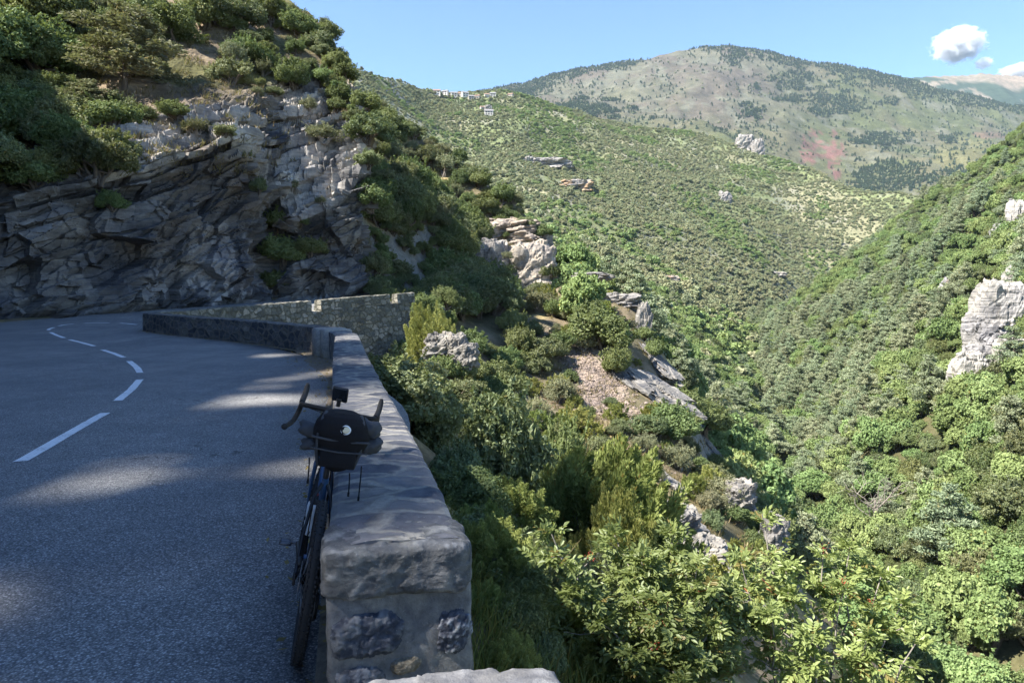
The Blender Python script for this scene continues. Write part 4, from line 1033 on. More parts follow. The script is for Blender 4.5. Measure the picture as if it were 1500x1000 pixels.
q.tube([(-.016, -.12, .845), (-.0245, -.05, .84), (-.0245, .05, .84), (-.016, .12, .845)], .006, 6); q.tube([(-.008, -.118, .79), (-.017, 0, .784), (-.008, .118, .79)], .004, 6)
q.build('strap', bm_['grey'], bag)
q = MB(); q.box((-.012, .0, .765), (.012, .15, .11), np.array(Matrix.Rotation(R(12), 3, 'Y')), .005); q.build('pocket', bm_['cord'], bag)
for y_, z0, z1 in ((-.06, .69, .60), (-.105, .73, .585), (.115, .74, .64)):
    q = MB(); q.tube([(.0, y_, z0), (-.01, y_ - .004, (z0 + z1) / 2 + .02), (-.006, y_ - .01, z1)], .0028, 6); q.tube([(-.006, y_ - .01, z1), (-.005, y_ - .011, z1 - .02)], .0048, 6); q.build('cord', bm_['cord'], bag)
lt = MB(); lt.lathe([(0, -.006), (.021, -.004), (.0235, .004), (.0205, .010), (.0175, .0085)], (-.026, -.012, .895), (-1, 0, .12), 28); lo_ = lt.build('light', bm_['ringm'], bag)
lt = MB(); lt.lathe([(.018, .007), (.012, .0105), (0, .0115)], (-.026, -.012, .895), (-1, 0, .12), 28); lt.build('lens', bm_['lens'], lo_)
bot = ride('water_bottle', 'translucent white water bottle in the cage on the frame', 'bottle')
ax = np.array([-.062, 0, .24]); ax /= np.linalg.norm(ax); b0 = np.array([.412, .026, .42])
q = MB(); q.lathe([(0, 0), (.034, 0), (.0365, .006), (.0365, .06), (.033, .068), (.033, .085), (.0365, .093), (.0365, .15), (.034, .163), (.026, .172)], b0, ax, 24); q.build('bottle_body', bm_['plast'], bot)
q = MB(); q.lathe([(.0275, .17), (.0275, .188), (.018, .194), (.012, .196), (.011, .21), (0, .211)], b0, ax, 20); q.build('lid', bm_['lid'], bot)
q = MB(); q.lathe([(.0085, .205), (.0085, .218), (0, .219)], b0, ax, 12); q.build('valve', bm_['red'], bot)
gps = ride('bike_computer', 'black rectangular device upright on the handlebar', 'device', .05)
q = MB(); rmx = np.array(Matrix.Rotation(R(-32), 3, 'Y')); q.box((.90, .0, 1.0), (.014, .088, .1), rmx, .006); gb_ = q.build('device_body', bm_['black'], gps, smooth=False)
q = MB(); q.box(np.array((.90, 0, 1.0)) + rmx @ np.array([-.0075, 0, 0]), (.002, .079, .09), rmx, .0009); q.build('screen', bm_['screen'], gb_, smooth=False)
q = MB(); q.tube([(.92, 0, .93), (.912, 0, .965)], .012, 10); q.box((.91, 0, .972), (.03, .03, .014), rmx, .004); q.build('mount', bm_['black'], gps)

# the bars are turned to the right, towards the wall
AXS = (Vector(HT) - Vector(HB)).normalized(); ST_M = Matrix.Translation(Vector(HB)) @ Matrix.Rotation(R(-9), 4, AXS) @ Matrix.Translation(-Vector(HB))
for ch in list(bike.children):
    if ch.name.split('.')[0] in ('front_wheel', 'fork_leg', 'fork_crown', 'stem', 'handlebar', 'cable'): ch.matrix_local = ST_M
gps.matrix_world = Matrix.Translation(gps.location) @ gps.rotation_euler.to_matrix().to_4x4() @ ST_M
# ================================================================== VEGETATION
def unit(r_, n):
    d = r_.normal(size=(n, 3)); return d / np.linalg.norm(d, axis=1)[:, None]
def leafmesh(c, a, nn, L, W, fold=0.0):
    b = np.cross(nn, a); b /= np.linalg.norm(b, axis=1)[:, None] + 1e-9
    n2 = np.cross(a, b)
    L = np.broadcast_to(L, (len(c),))[:, None]; W = np.broadcast_to(W, (len(c),))[:, None]
    m = c - a * L * .08 + n2 * W * fold
    V = np.stack([c - a * L * .5, m + b * W * .5, c + a * L * .5, m - b * W * .5], 1).reshape(-1, 3)
    return V, np.arange(4 * len(c)).reshape(-1, 4)
def tube_arr(mb, pts, r0, r1, n=6):
    mb.tube(pts, np.linspace(r0, r1, len(pts)), n, cap=False)
def limbs(r_, mb, targets, base_r, z0=0.0, n=5, wig=.06):
    for tgt in targets:
        k = 6; t_ = np.linspace(0, 1, k)[:, None]
        s_ = np.array([r_.normal(0, .05), r_.normal(0, .05), z0])
        p = s_ * (1 - t_) + np.array(tgt) * t_ + r_.normal(0, wig, (k, 3)) * np.sin(t_ * math.pi)
        p[:, 2] += .12 * np.sin(t_[:, 0] * math.pi)
        tube_arr(mb, p, base_r, base_r * .25, n)
def proto_round(seed, nl, leaf, nlobe=16, flat=.85, lobe=(.26, .46), elong=.55, up=.55, mat='leaf_oak', open_=.0, dry=.04, bark='bark', spread=.62, stem_r=.06, name='shrub'):
    r_ = np.random.default_rng(seed)
    d = unit(r_, nlobe * 3); d[:, 2] = np.abs(d[:, 2]) * 1.1 - .25
    c = d[:nlobe] * spread * (.55 + .5 * r_.random(nlobe)[:, None]); c[:, 2] = c[:, 2] * flat + .62 * flat
    c = np.vstack([c, [[0, 0, .7 * flat]]]); nlobe += 1
    rad = lobe[0] + (lobe[1] - lobe[0]) * r_.random(nlobe)
    p = rad ** 2 / (rad ** 2).sum(); k = r_.choice(nlobe, nl, p=p)
    dd = unit(r_, nl); dd[:, 2] = dd[:, 2] * .85 + .12
    rr_ = rad[k] * (1 - .55 * r_.random(nl) ** 2.2) * (1 + .22 * fbm(dd[:, 0] * 2.3 + k * 3.1, dd[:, 1] * 2.3, dd[:, 2] * 2.3, 3, seed))
    pos = c[k] + dd * rr_[:, None] * np.array([1, 1, .82])
    # gaps
    g_ = fbm(pos[:, 0] * 4.5, pos[:, 1] * 4.5, pos[:, 2] * 4.5, 2, seed + 3); keep = (g_ > -.62 + open_) & (pos[:, 2] > .02)
    pos, dd, k = pos[keep], dd[keep], k[keep]
    ns = 70; m_ = max(6, nl // 420); ks = r_.integers(0, nlobe, ns); ds = unit(r_, ns); ds[:, 2] = np.abs(ds[:, 2]) * .9 + .1
    s0 = c[ks] + ds * rad[ks][:, None] * .85; ls = (.1 + .24 * r_.random(ns) ** 1.5)
    tt_ = r_.random((ns, m_)); ps = s0[:, None] + (ds * ls[:, None])[:, None] * tt_[..., None] + r_.normal(0, .022, (ns, m_, 3)) + np.array([0, 0, .1]) * (tt_ ** 2 * ls[:, None])[..., None]
    pos = np.vstack([pos, ps.reshape(-1, 3)]); dd = np.vstack([dd, np.repeat(ds, m_, 0)]); k = np.concatenate([k, np.repeat(ks, m_)])
    n = len(pos)
    nn = dd * .7 + unit(r_, n) * .8 + [0, 0, up * .5]; nn /= np.linalg.norm(nn, axis=1)[:, None]
    a = unit(r_, n) + dd * .5; a -= nn * (a * nn).sum(1)[:, None]; a /= np.linalg.norm(a, axis=1)[:, None] + 1e-9
    L = leaf * (.65 + .7 * r_.random(n))
    V, F = leafmesh(pos, a, nn, L, L * elong, .12)
    tint = np.clip(.5 + (r_.random(nlobe)[k] - .5) * .5 + r_.normal(0, .2, n), 0, 1)
    yel = (r_.random(n) < dry) * r_.random(n) * .8
    colr = np.repeat(np.column_stack([tint, yel, np.zeros(n)]), 4, 0)
    cr = mk('crown', V, F, M[mat], col=colr, link=False).data
    mb = MB(); limbs(r_, mb, c[r_.permutation(nlobe)[:9]] * .97, stem_r)
    tr = mb.build('trunk', M[bark], link=False).data
    return dict(trunk=tr, crown=cr)
def proto_plume(seed, nl, leaf, nplume=60, mat='leaf_juniper', bark='bark_pale', h=1.5, w=.95, dry=.03):
    """juniper: many upright plumes with grey wood showing between"""
    r_ = np.random.default_rng(seed)
    d = unit(r_, nplume); d[:, 2] = np.abs(d[:, 2])
    q = .35 + .65 * r_.random(nplume) ** .6
    root = d * q[:, None] * [w * .75, w * .75, h * .62] + [0, 0, .12]
    ax = d * .75 + [0, 0, .75] + r_.normal(0, .22, (nplume, 3)); ax /= np.linalg.norm(ax, axis=1)[:, None]
    ln_ = .18 + .2 * r_.random(nplume)
    k = r_.integers(0, nplume, nl); t_ = r_.random(nl) ** .8
    side = unit(r_, nl); side -= ax[k] * (side * ax[k]).sum(1)[:, None]; side /= np.linalg.norm(side, axis=1)[:, None] + 1e-9
    lump = 1 + .45 * fbm(side[:, 0] * 2 + k, side[:, 1] * 2, t_ * 4, 2, seed)
    rr_ = (.15 * (1 - t_) ** .7 + .012) * (.45 + .55 * r_.random(nl) ** .5) * lump * (ln_[k] / .35)
    pos = root[k] + ax[k] * (t_ * ln_[k])[:, None] + side * rr_[:, None]
    a = ax[k] * .8 + side * .7 + unit(r_, nl) * .4; a /= np.linalg.norm(a, axis=1)[:, None]
    nn = side + unit(r_, nl) * .5; nn -= a * (nn * a).sum(1)[:, None]; nn /= np.linalg.norm(nn, axis=1)[:, None] + 1e-9
    L = leaf * (.6 + .8 * r_.random(nl))
    V, F = leafmesh(pos, a, nn, L, L * .38)
    tint = np.clip(.45 + (r_.random(nplume)[k] - .5) * .45 + t_ * .18 + r_.normal(0, .17, nl), 0, 1)
    yel = (r_.random(nl) < dry) * .8
    cr = mk('crown', V, F, M[mat], col=np.repeat(np.column_stack([tint, yel, yel * 0]), 4, 0), link=False).data
    mb = MB(); limbs(r_, mb, root[r_.permutation(nplume)[:22]], .05, n=5, wig=.07)
    return dict(trunk=mb.build('trunk', M[bark], link=False).data, crown=cr)
def proto_pine(seed, nl, leaf, h=3.0, mat='leaf_pine', wide=1.0):
    """pine: tapered trunk, whorls of flattened foliage pads"""
    r_ = np.random.default_rng(seed); pads = []; mb = MB()
    zt = h
    kx = r_.normal(0, .05, 2)
    trunk = [(0, 0, -.1), (kx[0] * .3, kx[1] * .3, h * .35), (kx[0], kx[1], h * .7), (kx[0] * 1.2, kx[1] * 1.2, h * .98)]
    tube_arr(mb, np.array(trunk), .055, .012, 7)
    z = h * .2; 
    while z < h * .97:
        f_ = (z / h)
        reach = wide * (.95 * (1 - f_) ** .75 + .10) * (.75 + .4 * r_.random())
        nb = r_.integers(4, 7); a0 = r_.random() * 6.3
        for b_ in range(nb):
            a = a0 + b_ * 6.283 / nb + r_.normal(0, .25); rc_ = reach * (.6 + .55 * r_.random())
            tip = np.array([math.cos(a) * rc_ + kx[0] * f_, math.sin(a) * rc_ + kx[1] * f_, z + rc_ * (.12 + .2 * f_) + r_.normal(0, .04)])
            st_ = np.array([kx[0] * f_, kx[1] * f_, z - .05])
            tube_arr(mb, np.array([st_, (st_ + tip) / 2 + [0, 0, -.03], tip]), .018, .005, 4)
            for s_ in (.5, .78, 1.0):
                c = st_ + (tip - st_) * s_ + r_.normal(0, .04, 3)
                pads.append((*c, (.10 + .15 * rc_ * s_) * (.8 + .5 * r_.random())))
        z += h * (.065 + .035 * r_.random())
    pads.append((kx[0] * 1.2, kx[1] * 1.2, h, .1))
    pads = np.array(pads); p = pads[:, 3] ** 2; k = r_.choice(len(pads), nl, p=p / p.sum())
    dd = unit(r_, nl); pos = pads[k, :3] + dd * (pads[k, 3] * (.35 + .65 * r_.random(nl) ** .6))[:, None] * [1.15, 1.15, .5]
    nn = unit(r_, nl) * .8 + [0, 0, .6]; nn /= np.linalg.norm(nn, axis=1)[:, None]
    a = dd + unit(r_, nl) * .6 + [0, 0, .25]; a -= nn * (a * nn).sum(1)[:, None]; a /= np.linalg.norm(a, axis=1)[:, None] + 1e-9
    L = leaf * (.6 + .8 * r_.random(nl)); V, F = leafmesh(pos, a, nn, L, L * .45)
    tint = np.clip(.5 + (r_.random(len(pads))[k] - .5) * .4 + r_.normal(0, .16, nl), 0, 1)
    cr = mk('crown', V, F, M[mat], col=np.repeat(np.column_stack([tint, (r_.random(nl) < .03) * .6, tint * 0]), 4, 0), link=False).data
    return dict(trunk=mb.build('trunk', M['bark'], link=False).data, crown=cr)

PR = {}
PR['oakN'] = [proto_round(100 + i, 30000, .062, 22, mat='leaf_oak', dry=.02) for i in range(2)]
PR['laurelN'] = [proto_round(110 + i, 26000, .07, 24, mat='leaf_laurel', elong=.42, lobe=(.2, .38), dry=.03, open_=.12) for i in range(2)]
PR['greyN'] = [proto_round(120, 16000, .05, 26, mat='leaf_grey', elong=.4, lobe=(.16, .32), open_=.3, dry=.1, bark='bark_pale')]
PR['oakM'] = [proto_round(130 + i, 19000, .07, 26, mat='leaf_oak', dry=.02, elong=.6, lobe=(.15, .42), spread=.72) for i in range(4)]
PR['greenM'] = [proto_round(140 + i, 17000, .07, 26, mat='leaf_laurel', dry=.04, lobe=(.14, .38), spread=.74, open_=.1) for i in range(3)]
PR['greyM'] = [proto_round(150 + i, 10000, .065, 22, mat='leaf_grey', elong=.4, lobe=(.16, .34), open_=.25, dry=.12, bark='bark_pale') for i in range(2)]
PR['junN'] = [proto_plume(160 + i, 80000, .042, 230) for i in range(2)]
PR['junM'] = [proto_plume(170 + i, 16000, .07, 70) for i in range(3)]
PR['broad'] = [proto_round(180 + i, 10000, .1, 24, flat=1.1, mat='leaf_broad', elong=.7, lobe=(.14, .42), spread=.76, dry=.03, stem_r=.05) for i in range(5)]
PR['pine'] = [proto_pine(190 + i, 9000, .1, 2.7, wide=1.2) for i in range(4)]
PR['pineM'] = [proto_pine(195 + i, 12000, .085, 2.4, wide=1.15, mat='leaf_grey') for i in range(2)]
PR['scrub'] = [proto_round(200 + i, 420, .42, 9, mat='leaf_scrub', elong=.75, lobe=(.3, .5), dry=.04) for i in range(4)]
PR['scrubG'] = [proto_round(206 + i, 420, .42, 9, mat='leaf_broad', elong=.75, lobe=(.3, .5), flat=1.1, dry=.02) for i in range(2)]
PR['dark'] = [proto_pine(210 + i, 160, .55, 2.4, mat='leaf_dark', wide=.8) for i in range(3)]

rv = np.random.default_rng(77)
def plant(kind, loc, s, name, label=None, cat=None, group=None, sz=1.0, var=None, rz=None):
    pr = PR[kind][rv.integers(len(PR[kind])) if var is None else var]
    q_ = rv.uniform(.82, 1.2); o = empty(name, loc, (rv.normal(0, .1), rv.normal(0, .1), rv.random() * 6.283 if rz is None else rz), (s * q_, s / q_, s * sz))
    tag(o, label, cat, group)
    for k in ('trunk', 'crown'):
        c = bpy.data.objects.new(k, pr[k]); COL.objects.link(c); c.parent = o
    return o

# ---- plants one can point at: (px, py of the middle, width px, proto, height factor, name, label, mesh to stand on)
NEARB = [
 # --- slope right of the wall, near to far
 (845, 690, 320, 'junN', 1.0, 'juniper', 'big yellow-green juniper in full sun right of the wall', 14.0),
 (915, 745, 200, 'junN', .9, 'juniper', 'smaller sunlit yellow-green juniper right below the big juniper', 12.0),
 (735, 760, 180, 'junN', 1.0, 'juniper', 'dark juniper in the shade between the wall and the big sunlit juniper', 11.0),
 (800, 815, 150, 'junN', .9, 'juniper', 'half shaded juniper at the foot of the big sunlit juniper', 10.0),
 (735, 600, 185, 'laurelN', .9, 'shrub', 'large rounded shrub with sunlit top behind the big juniper', 22.0),
 (640, 590, 160, 'laurelN', .9, 'shrub', 'dark glossy shrub in shade beside the wall, above the other dark shrubs', 19.0),
 (668, 680, 150, 'laurelN', .9, 'shrub', 'dark shrub in shade close beside the wall, left of the junipers', 13.0),
 (815, 570, 85, 'oakN', 1.2, 'shrub', 'upright dark green shrub between the scree and the large rounded shrub', 26.0),
 (905, 690, 90, 'oakN', 1.0, 'shrub', 'green shrub behind the right shoulder of the big juniper', 24.0),
 (885, 790, 120, 'greyN', 1.0, 'shrub', 'fine-leaved sunlit shrub just above the berry bushes', 9.0),
 (638, 458, 92, 'junN', 1.2, 'juniper', 'bright sunlit bush on the rock knob at the end of the far wall', 38.5),
 (428, 458, 26, 'junM', 1.1, 'shrub', 'small sunlit yellow-green sprig above the dark wall', 30.0),
 # --- spur with scree
 (790, 436, 75, 'greyM', .8, 'shrub', 'greyish dome-shaped shrub beside the distant roadside wall', None),
 (880, 478, 120, 'oakM', .85, 'shrub', 'broad dark green shrub on the crest of the rocky spur', None),
 (905, 535, 66, 'oakM', 1.15, 'shrub', 'egg-shaped dark shrub standing alone beside the scree', None),
 (800, 505, 80, 'greenM', .8, 'shrub', 'green shrub left of the scree, in front of the distant wall', None),
 (838, 455, 60, 'greyM', .9, 'shrub', 'pale scrubby bush at the top of the scree', None),
 (750, 470, 55, 'oakM', 1.0, 'shrub', 'half shaded shrub at the edge of the gully', None),
 (895, 588, 26, 'greenM', 1.0, 'shrub', 'small bright bush in the middle of the scree', None),
 (1000, 592, 84, 'oakM', 1.0, 'shrub', 'round green bush on the right end of the rock slabs', None),
 (985, 668, 100, 'oakM', .9, 'shrub', 'dense dark bush below the rock slabs', None),
 (1030, 705, 95, 'oakM', 1.0, 'shrub', 'dark rounded bush on the edge above the shaded ravine', None),
 (950, 650, 70, 'greenM', .9, 'shrub', 'grey-green bush between the big juniper and the dark dense bush', None),
 (925, 415, 42, 'greyM', .9, 'shrub', 'small pale bush on the rock at the spur end', None),
 (860, 425, 55, 'greenM', .8, 'shrub', 'green bush below the pale flat boulder', None),
 (945, 490, 40, 'oakM', 1.0, 'shrub', 'dark bush at the right edge of the spur crest', None),
 (735, 312, 40, 'oakM', .9, 'shrub', 'shrub on the flat top of the lit outcrop, left', -99),
 (768, 322, 36, 'greenM', .9, 'shrub', 'shrub on the flat top of the lit outcrop, middle', -97),
 (795, 338, 34, 'oakM', 1, 'shrub', 'shrub on the flat top of the lit outcrop, right end', -97),
 (702, 340, 34, 'greenM', 1, 'shrub', 'shrub growing on the left shoulder of the lit outcrop', -93),
 (742, 372, 24, 'greyM', 1, 'shrub', 'small pale shrub in the middle of the lit outcrop face', -89),
 (803, 398, 40, 'oakM', 1.2, 'shrub', 'dark shrub at the right foot of the lit outcrop', -92),
 (684, 400, 40, 'oakM', 1.2, 'shrub', 'dark shrub at the left foot of the lit outcrop', -89),
 (624, 446, 46, 'oakM', 1.2, 'shrub', 'dark shrub growing at the very end of the far retaining wall', -48),
 (655, 436, 44, 'oakM', 1.2, 'shrub', 'dark shrub in shade just right of the far retaining wall end', -52),
 # --- hillside above the cliff
 (182, 82, 165, 'pineM', .62, 'pine_tree', 'big pale green spreading pine above the cliff', None),
 (128, 150, 90, 'pineM', .55, 'pine_tree', 'small pale pine lower left of the big spreading pine', None),
 (60, 70, 150, 'oakM', 1.0, 'oak_tree', 'dark oak in shade at the top left, left of the pale pine', None),
 (20, 170, 130, 'oakM', 1.0, 'oak_tree', 'dark oak in shade at the left edge above the cliff', None),
 (80, 10, 130, 'oakM', 1.0, 'oak_tree', 'dark oak cut by the top edge of the photo at far left', None),
 (258, 40, 95, 'oakM', 1.0, 'shrub', 'large green bush to the right of the big pale pine', None),
 (300, 18, 90, 'oakM', 1.0, 'shrub', 'dark bush at the top edge above the bare earth', None),
 (205, 15, 90, 'greenM', 1.0, 'shrub', 'green bush above the big pale pine', None),
 (352, 20, 80, 'greenM', 1.0, 'shrub', 'green bush at the top edge left of the skyline', None),
 (398, 18, 70, 'oakM', 1.0, 'shrub', 'green bush on the skyline at the top edge', None),
 (440, 38, 66, 'oakM', 1.0, 'shrub', 'green bush on the skyline below the sky corner', None),
 (470, 62, 56, 'greenM', 1.0, 'shrub', 'bush on the steep skyline, upper of two', None),
 (492, 90, 46, 'oakM', 1.0, 'shrub', 'bush on the steep skyline, lower of two', None),
 (380, 84, 62, 'oakM', .9, 'shrub', 'dark round bush right of the bare earth slope', None),
 (342, 72, 44, 'oakM', .9, 'shrub', 'small dark bush on the bare earth slope', None),
 (360, 118, 32, 'greenM', .8, 'shrub', 'tiny round bush below the bare earth slope', None),
 (432, 98, 50, 'greenM', .9, 'shrub', 'bush on the slope above the sunlit ledges', None),
 (470, 112, 50, 'oakM', .9, 'shrub', 'bush above the right end of the sunlit ledges', None),
 (498, 142, 46, 'oakM', 1.1, 'shrub', 'bush on the brow just above the cliff nose', None),
 (520, 170, 34, 'greenM', 1.0, 'shrub', 'little bush on the outer edge of the cliff nose', None),
 (200, 158, 52, 'greenM', .7, 'shrub', 'low bright shrub under the big pale pine', None),
 (255, 158, 56, 'oakM', .8, 'shrub', 'green shrub at the top of the left buttress', None),
 (290, 180, 60, 'greyM', .7, 'shrub', 'grey-green low shrub on top of the left buttress', None),
 (330, 190, 36, 'greenM', .9, 'shrub', 'small shrub in the cleft between the buttresses, topmost', None),
 (474, 190, 66, 'greyM', .75, 'shrub', 'spreading half dry bush on the sunlit ledges', None),
 (426, 268, 30, 'greyM', .9, 'shrub', 'small dry bush lower on the ledges', None),
 (470, 292, 26, 'greyM', .8, 'shrub', 'small green bush on the lowest ledge', None),
 (165, 296, 44, 'oakM', 1.1, 'shrub', 'dark bush hanging in the shaded cliff face', None),
 (360, 230, 26, 'greenM', 1.6, 'shrub', 'ivy-like strip of green down the cleft, upper', None),
 (380, 275, 30, 'greenM', 1.4, 'shrub', 'ivy-like strip of green down the cleft, lower', None),
 (405, 325, 66, 'oakM', .9, 'shrub', 'dark bush at the top of the cleft gully', None),
 (440, 322, 40, 'greenM', .8, 'shrub', 'bush with sunlit crown at the top of the cleft gully', None),
 (415, 368, 80, 'oakM', .9, 'shrub', 'large dark bush in the middle of the cleft gully', None),
 (455, 362, 56, 'oakM', .9, 'shrub', 'dark bush at the right side of the cleft gully', None),
 (405, 412, 60, 'oakM', .9, 'shrub', 'dark bush at the foot of the cleft gully', None),
 (110, 225, 90, 'oakM', .8, 'shrub', 'dark shrub in shade on the rim of the left cliff', None),
 (50, 250, 100, 'oakM', .8, 'shrub', 'dark shrub in shade above the left cliff', None),
 (160, 205, 80, 'oakM', .8, 'shrub', 'dark shrub in shade behind the cliff rim', None),
]
for px, py, wd_, kind, hz_, nm_, lab, dist in NEARB:
    if dist is not None and dist < 0:
        dd_ = -dist; c = P(px, py, dd_); loc = Vector(c) - Vector((0, 0, .7 * wd_ / 2 * dd_ / FPX))
    elif dist is None:
        h = hit(px, min(py + wd_ * .28, 640), 'NC')
        if h is None: h = hit(px, py + wd_ * .5, 'NC')
        if h is None: continue
        loc = h[0]; dd_ = loc.y
    else:
        c = P(px, py, dist); loc = Vector((c[0], c[1], 0)); dd_ = dist
        z = down(c[0], c[1], 'N'); rad_ = wd_ / 2 * dist / FPX
        loc.z = z - .1
        hz_ = max(hz_, (c[2] + rad_ * .85 - z) / rad_ / 1.45)
        hz_ = min(hz_, 3.2)
    s_ = wd_ / 2 * dd_ / FPX
    loc = loc - Vector((0, 0, s_ * .1))
    plant(kind, loc, s_, nm_, lab, 'tree' if 'tree' in nm_ else ('juniper' if nm_ == 'juniper' else 'shrub'), sz=hz_)
OCC = []
# ---- repeated plants on slopes, one object each
def sprinkle(n, region, kinds, sizes, name, label, cat, group, which='NC', mask=None, seed=1, minsep=.75, mind=0):
    r_ = np.random.default_rng(seed); pts = []; tries = 0
    while len(pts) < n and tries < n * 30:
        tries += 1
        px = region[0] + (region[2] - region[0]) * r_.random(); py = region[1] + (region[3] - region[1]) * r_.random()
        if mask is not None and not mask(px, py): continue
        h = hit(px, py, which)
        if h is None: continue
        s_ = sizes[0] + (sizes[1] - sizes[0]) * r_.random() ** 1.5
        if any((h[0] - q).length < minsep * (s_ + t_) for q, t_ in pts): continue
        pts.append((h[0].copy(), s_))
        kd = kinds[r_.integers(len(kinds))]; nm = name if name != 'shrub' else {'oakM': 'oak_shrub', 'junM': 'juniper', 'greyM': 'dry_shrub', 'oakN': 'oak_shrub', 'junN': 'juniper'}.get(kd, 'shrub')
        if mind and h[1] < mind: continue
        plant(kd, h[0] - Vector((0, 0, s_ * .15)), s_, nm, label, cat, group, sz=.85 + .35 * r_.random())
    return pts
def lined(px, py, x0, y0, x1, y1):
    t_ = min(1, max(0, ((px - x0) * (x1 - x0) + (py - y0) * (y1 - y0)) / ((x1 - x0) ** 2 + (y1 - y0) ** 2)))
    return math.hypot(px - x0 - t_ * (x1 - x0), py - y0 - t_ * (y1 - y0))
def below(x0, y0, x1, y1): return lambda px, py: py > y0 + (px - x0) * (y1 - y0) / (x1 - x0)
sprinkle(34, (960, 800, 1330, 1010), ['laurelN', 'oakN', 'greyN', 'junN'], (.35, .8), 'shrub', 'shrub on the steep bank behind the berry bushes', 'shrub', 'shrubs behind the berry bushes', 'N', seed=26, minsep=.5, mind=5.5)
# lit spur behind the nose
sprinkle(95, (535, 150, 800, 330), ['oakM', 'greenM', 'oakM', 'greyM'], (1.1, 2.6), 'shrub', 'green shrub among many on the sunlit spur behind the cliff nose', 'shrub', 'shrubs on the lit spur behind the cliff', mask=below(535, 120, 800, 330), seed=2, minsep=.62)
sprinkle(26, (670, 270, 800, 390), ['greenM', 'oakM', 'greyM'], (.7, 1.3), 'shrub', 'small shrub dotted on the bare lit outcrop beyond the gully', 'shrub', 'small shrubs on the lit outcrop', seed=3)
# trees in the shadow of the cliff
sprinkle(80, (540, 275, 745, 470), ['oakM', 'oakM', 'greenM'], (1.9, 3.4), 'oak_tree', 'dark tree in the cliff shadow between the nose and the lit outcrop', 'tree', 'trees in the cliff shadow', mask=lambda px, py: py > 270 + max(0, px - 620) * 1.1 and not (px < 645 and py > 335), seed=4, minsep=.4)
sprinkle(46, (546, 325, 650, 452), ['oakM', 'greenM'], (.9, 1.6), 'oak_tree', 'small dark tree in the deepest shadow right behind the cliff nose', 'tree', 'small trees behind the cliff nose', seed=44, minsep=.45)
# shaded shrubs down the gully and beside the wall
sprinkle(34, (560, 480, 790, 640), ['oakM', 'greenM', 'oakM'], (.9, 1.8), 'shrub', 'dark shrub in the shaded gully below the far retaining wall', 'shrub', 'shrubs in the shaded gully', mask=lambda px, py: py > 470 and px < 780 - max(0, py - 560), seed=5, minsep=.5)
sprinkle(30, (600, 600, 800, 900), ['laurelN', 'oakN', 'junN'], (.35, .75), 'shrub', 'low dark shrub in shade on the bank right of the wall', 'shrub', 'low shrubs on the shaded bank', mask=lambda px, py: px > 600 + (py - 560) * .32 + 6, seed=6, minsep=.55)
sprinkle(40, (690, 720, 860, 1010), ['laurelN', 'oakN', 'junN'], (.22, .5), 'shrub', 'low dark shrub at the foot of the bank beside the near wall end', 'shrub', 'low shrubs by the near wall end', 'N', mask=lambda px, py: px > 700 + max(0, py - 900) * .4, seed=16, minsep=.5)
sprinkle(150, (760, 420, 1180, 900), ['oakM', 'greenM', 'greyM', 'junM'], (.6, 1.7), 'shrub', 'shrub on the rocky spur and ribs below the road', 'shrub', 'shrubs on the rocky spur', 'N', mask=lambda px, py: not (845 < px < 930 and 515 < py < 612) and lined(px, py, 985, 740, 1115, 905) > 26 and lined(px, py, 1070, 705, 1150, 805) > 18 and np.hypot(px - 1038, py - 652) > 22 and np.hypot(px - 960, py - 575) > 38, seed=7, minsep=.45, mind=22)
sprinkle(70, (0, 0, 520, 260), ['oakM', 'greenM', 'greyM', 'oakM'], (.6, 1.9), 'shrub', 'shrub on the hillside above the cliff', 'shrub', 'shrubs on the hillside above the cliff', 'C', mask=lambda px, py: py < 30 + px * .3 and not (265 < px < 335 and 35 < py < 130), seed=8, minsep=.6)
sprinkle(40, (-30, 0, 180, 270), ['oakM', 'oakM', 'greenM'], (1.3, 2.6), 'oak_tree', 'dark tree in shade in the wood at the upper left', 'tree', 'shaded trees at the upper left', 'C', mask=lambda px, py: px < 95 or py > 170, seed=9, minsep=.55)
# wood on the hill left of the road, out of the picture: it shades road, wall and bicycle
r_ = np.random.default_rng(12)
rv = np.random.default_rng(3); r_ = np.random.default_rng(3)
for y0_ in np.arange(-64, 20, 2.5):
    for x0_ in (-44.5, -47.3, -50.5, -55.5):
        y = y0_ + r_.uniform(-1, 1); x = x0_ + r_.uniform(-1.2, 1.2)
        z = down(x, y, 'C')
        if z is None or z < 26 or r_.random() < .12: continue
        s_ = r_.uniform(1.0, 1.8)
        if proj(x + 3, y, z)[0] > -40 and y > 5: continue
        plant('oakM', (x, y, z - .3), s_, 'holm_oak', 'oak on the hilltop left of the road', 'tree', 'oaks on the hilltop', sz=r_.uniform(1.8, 2.8))

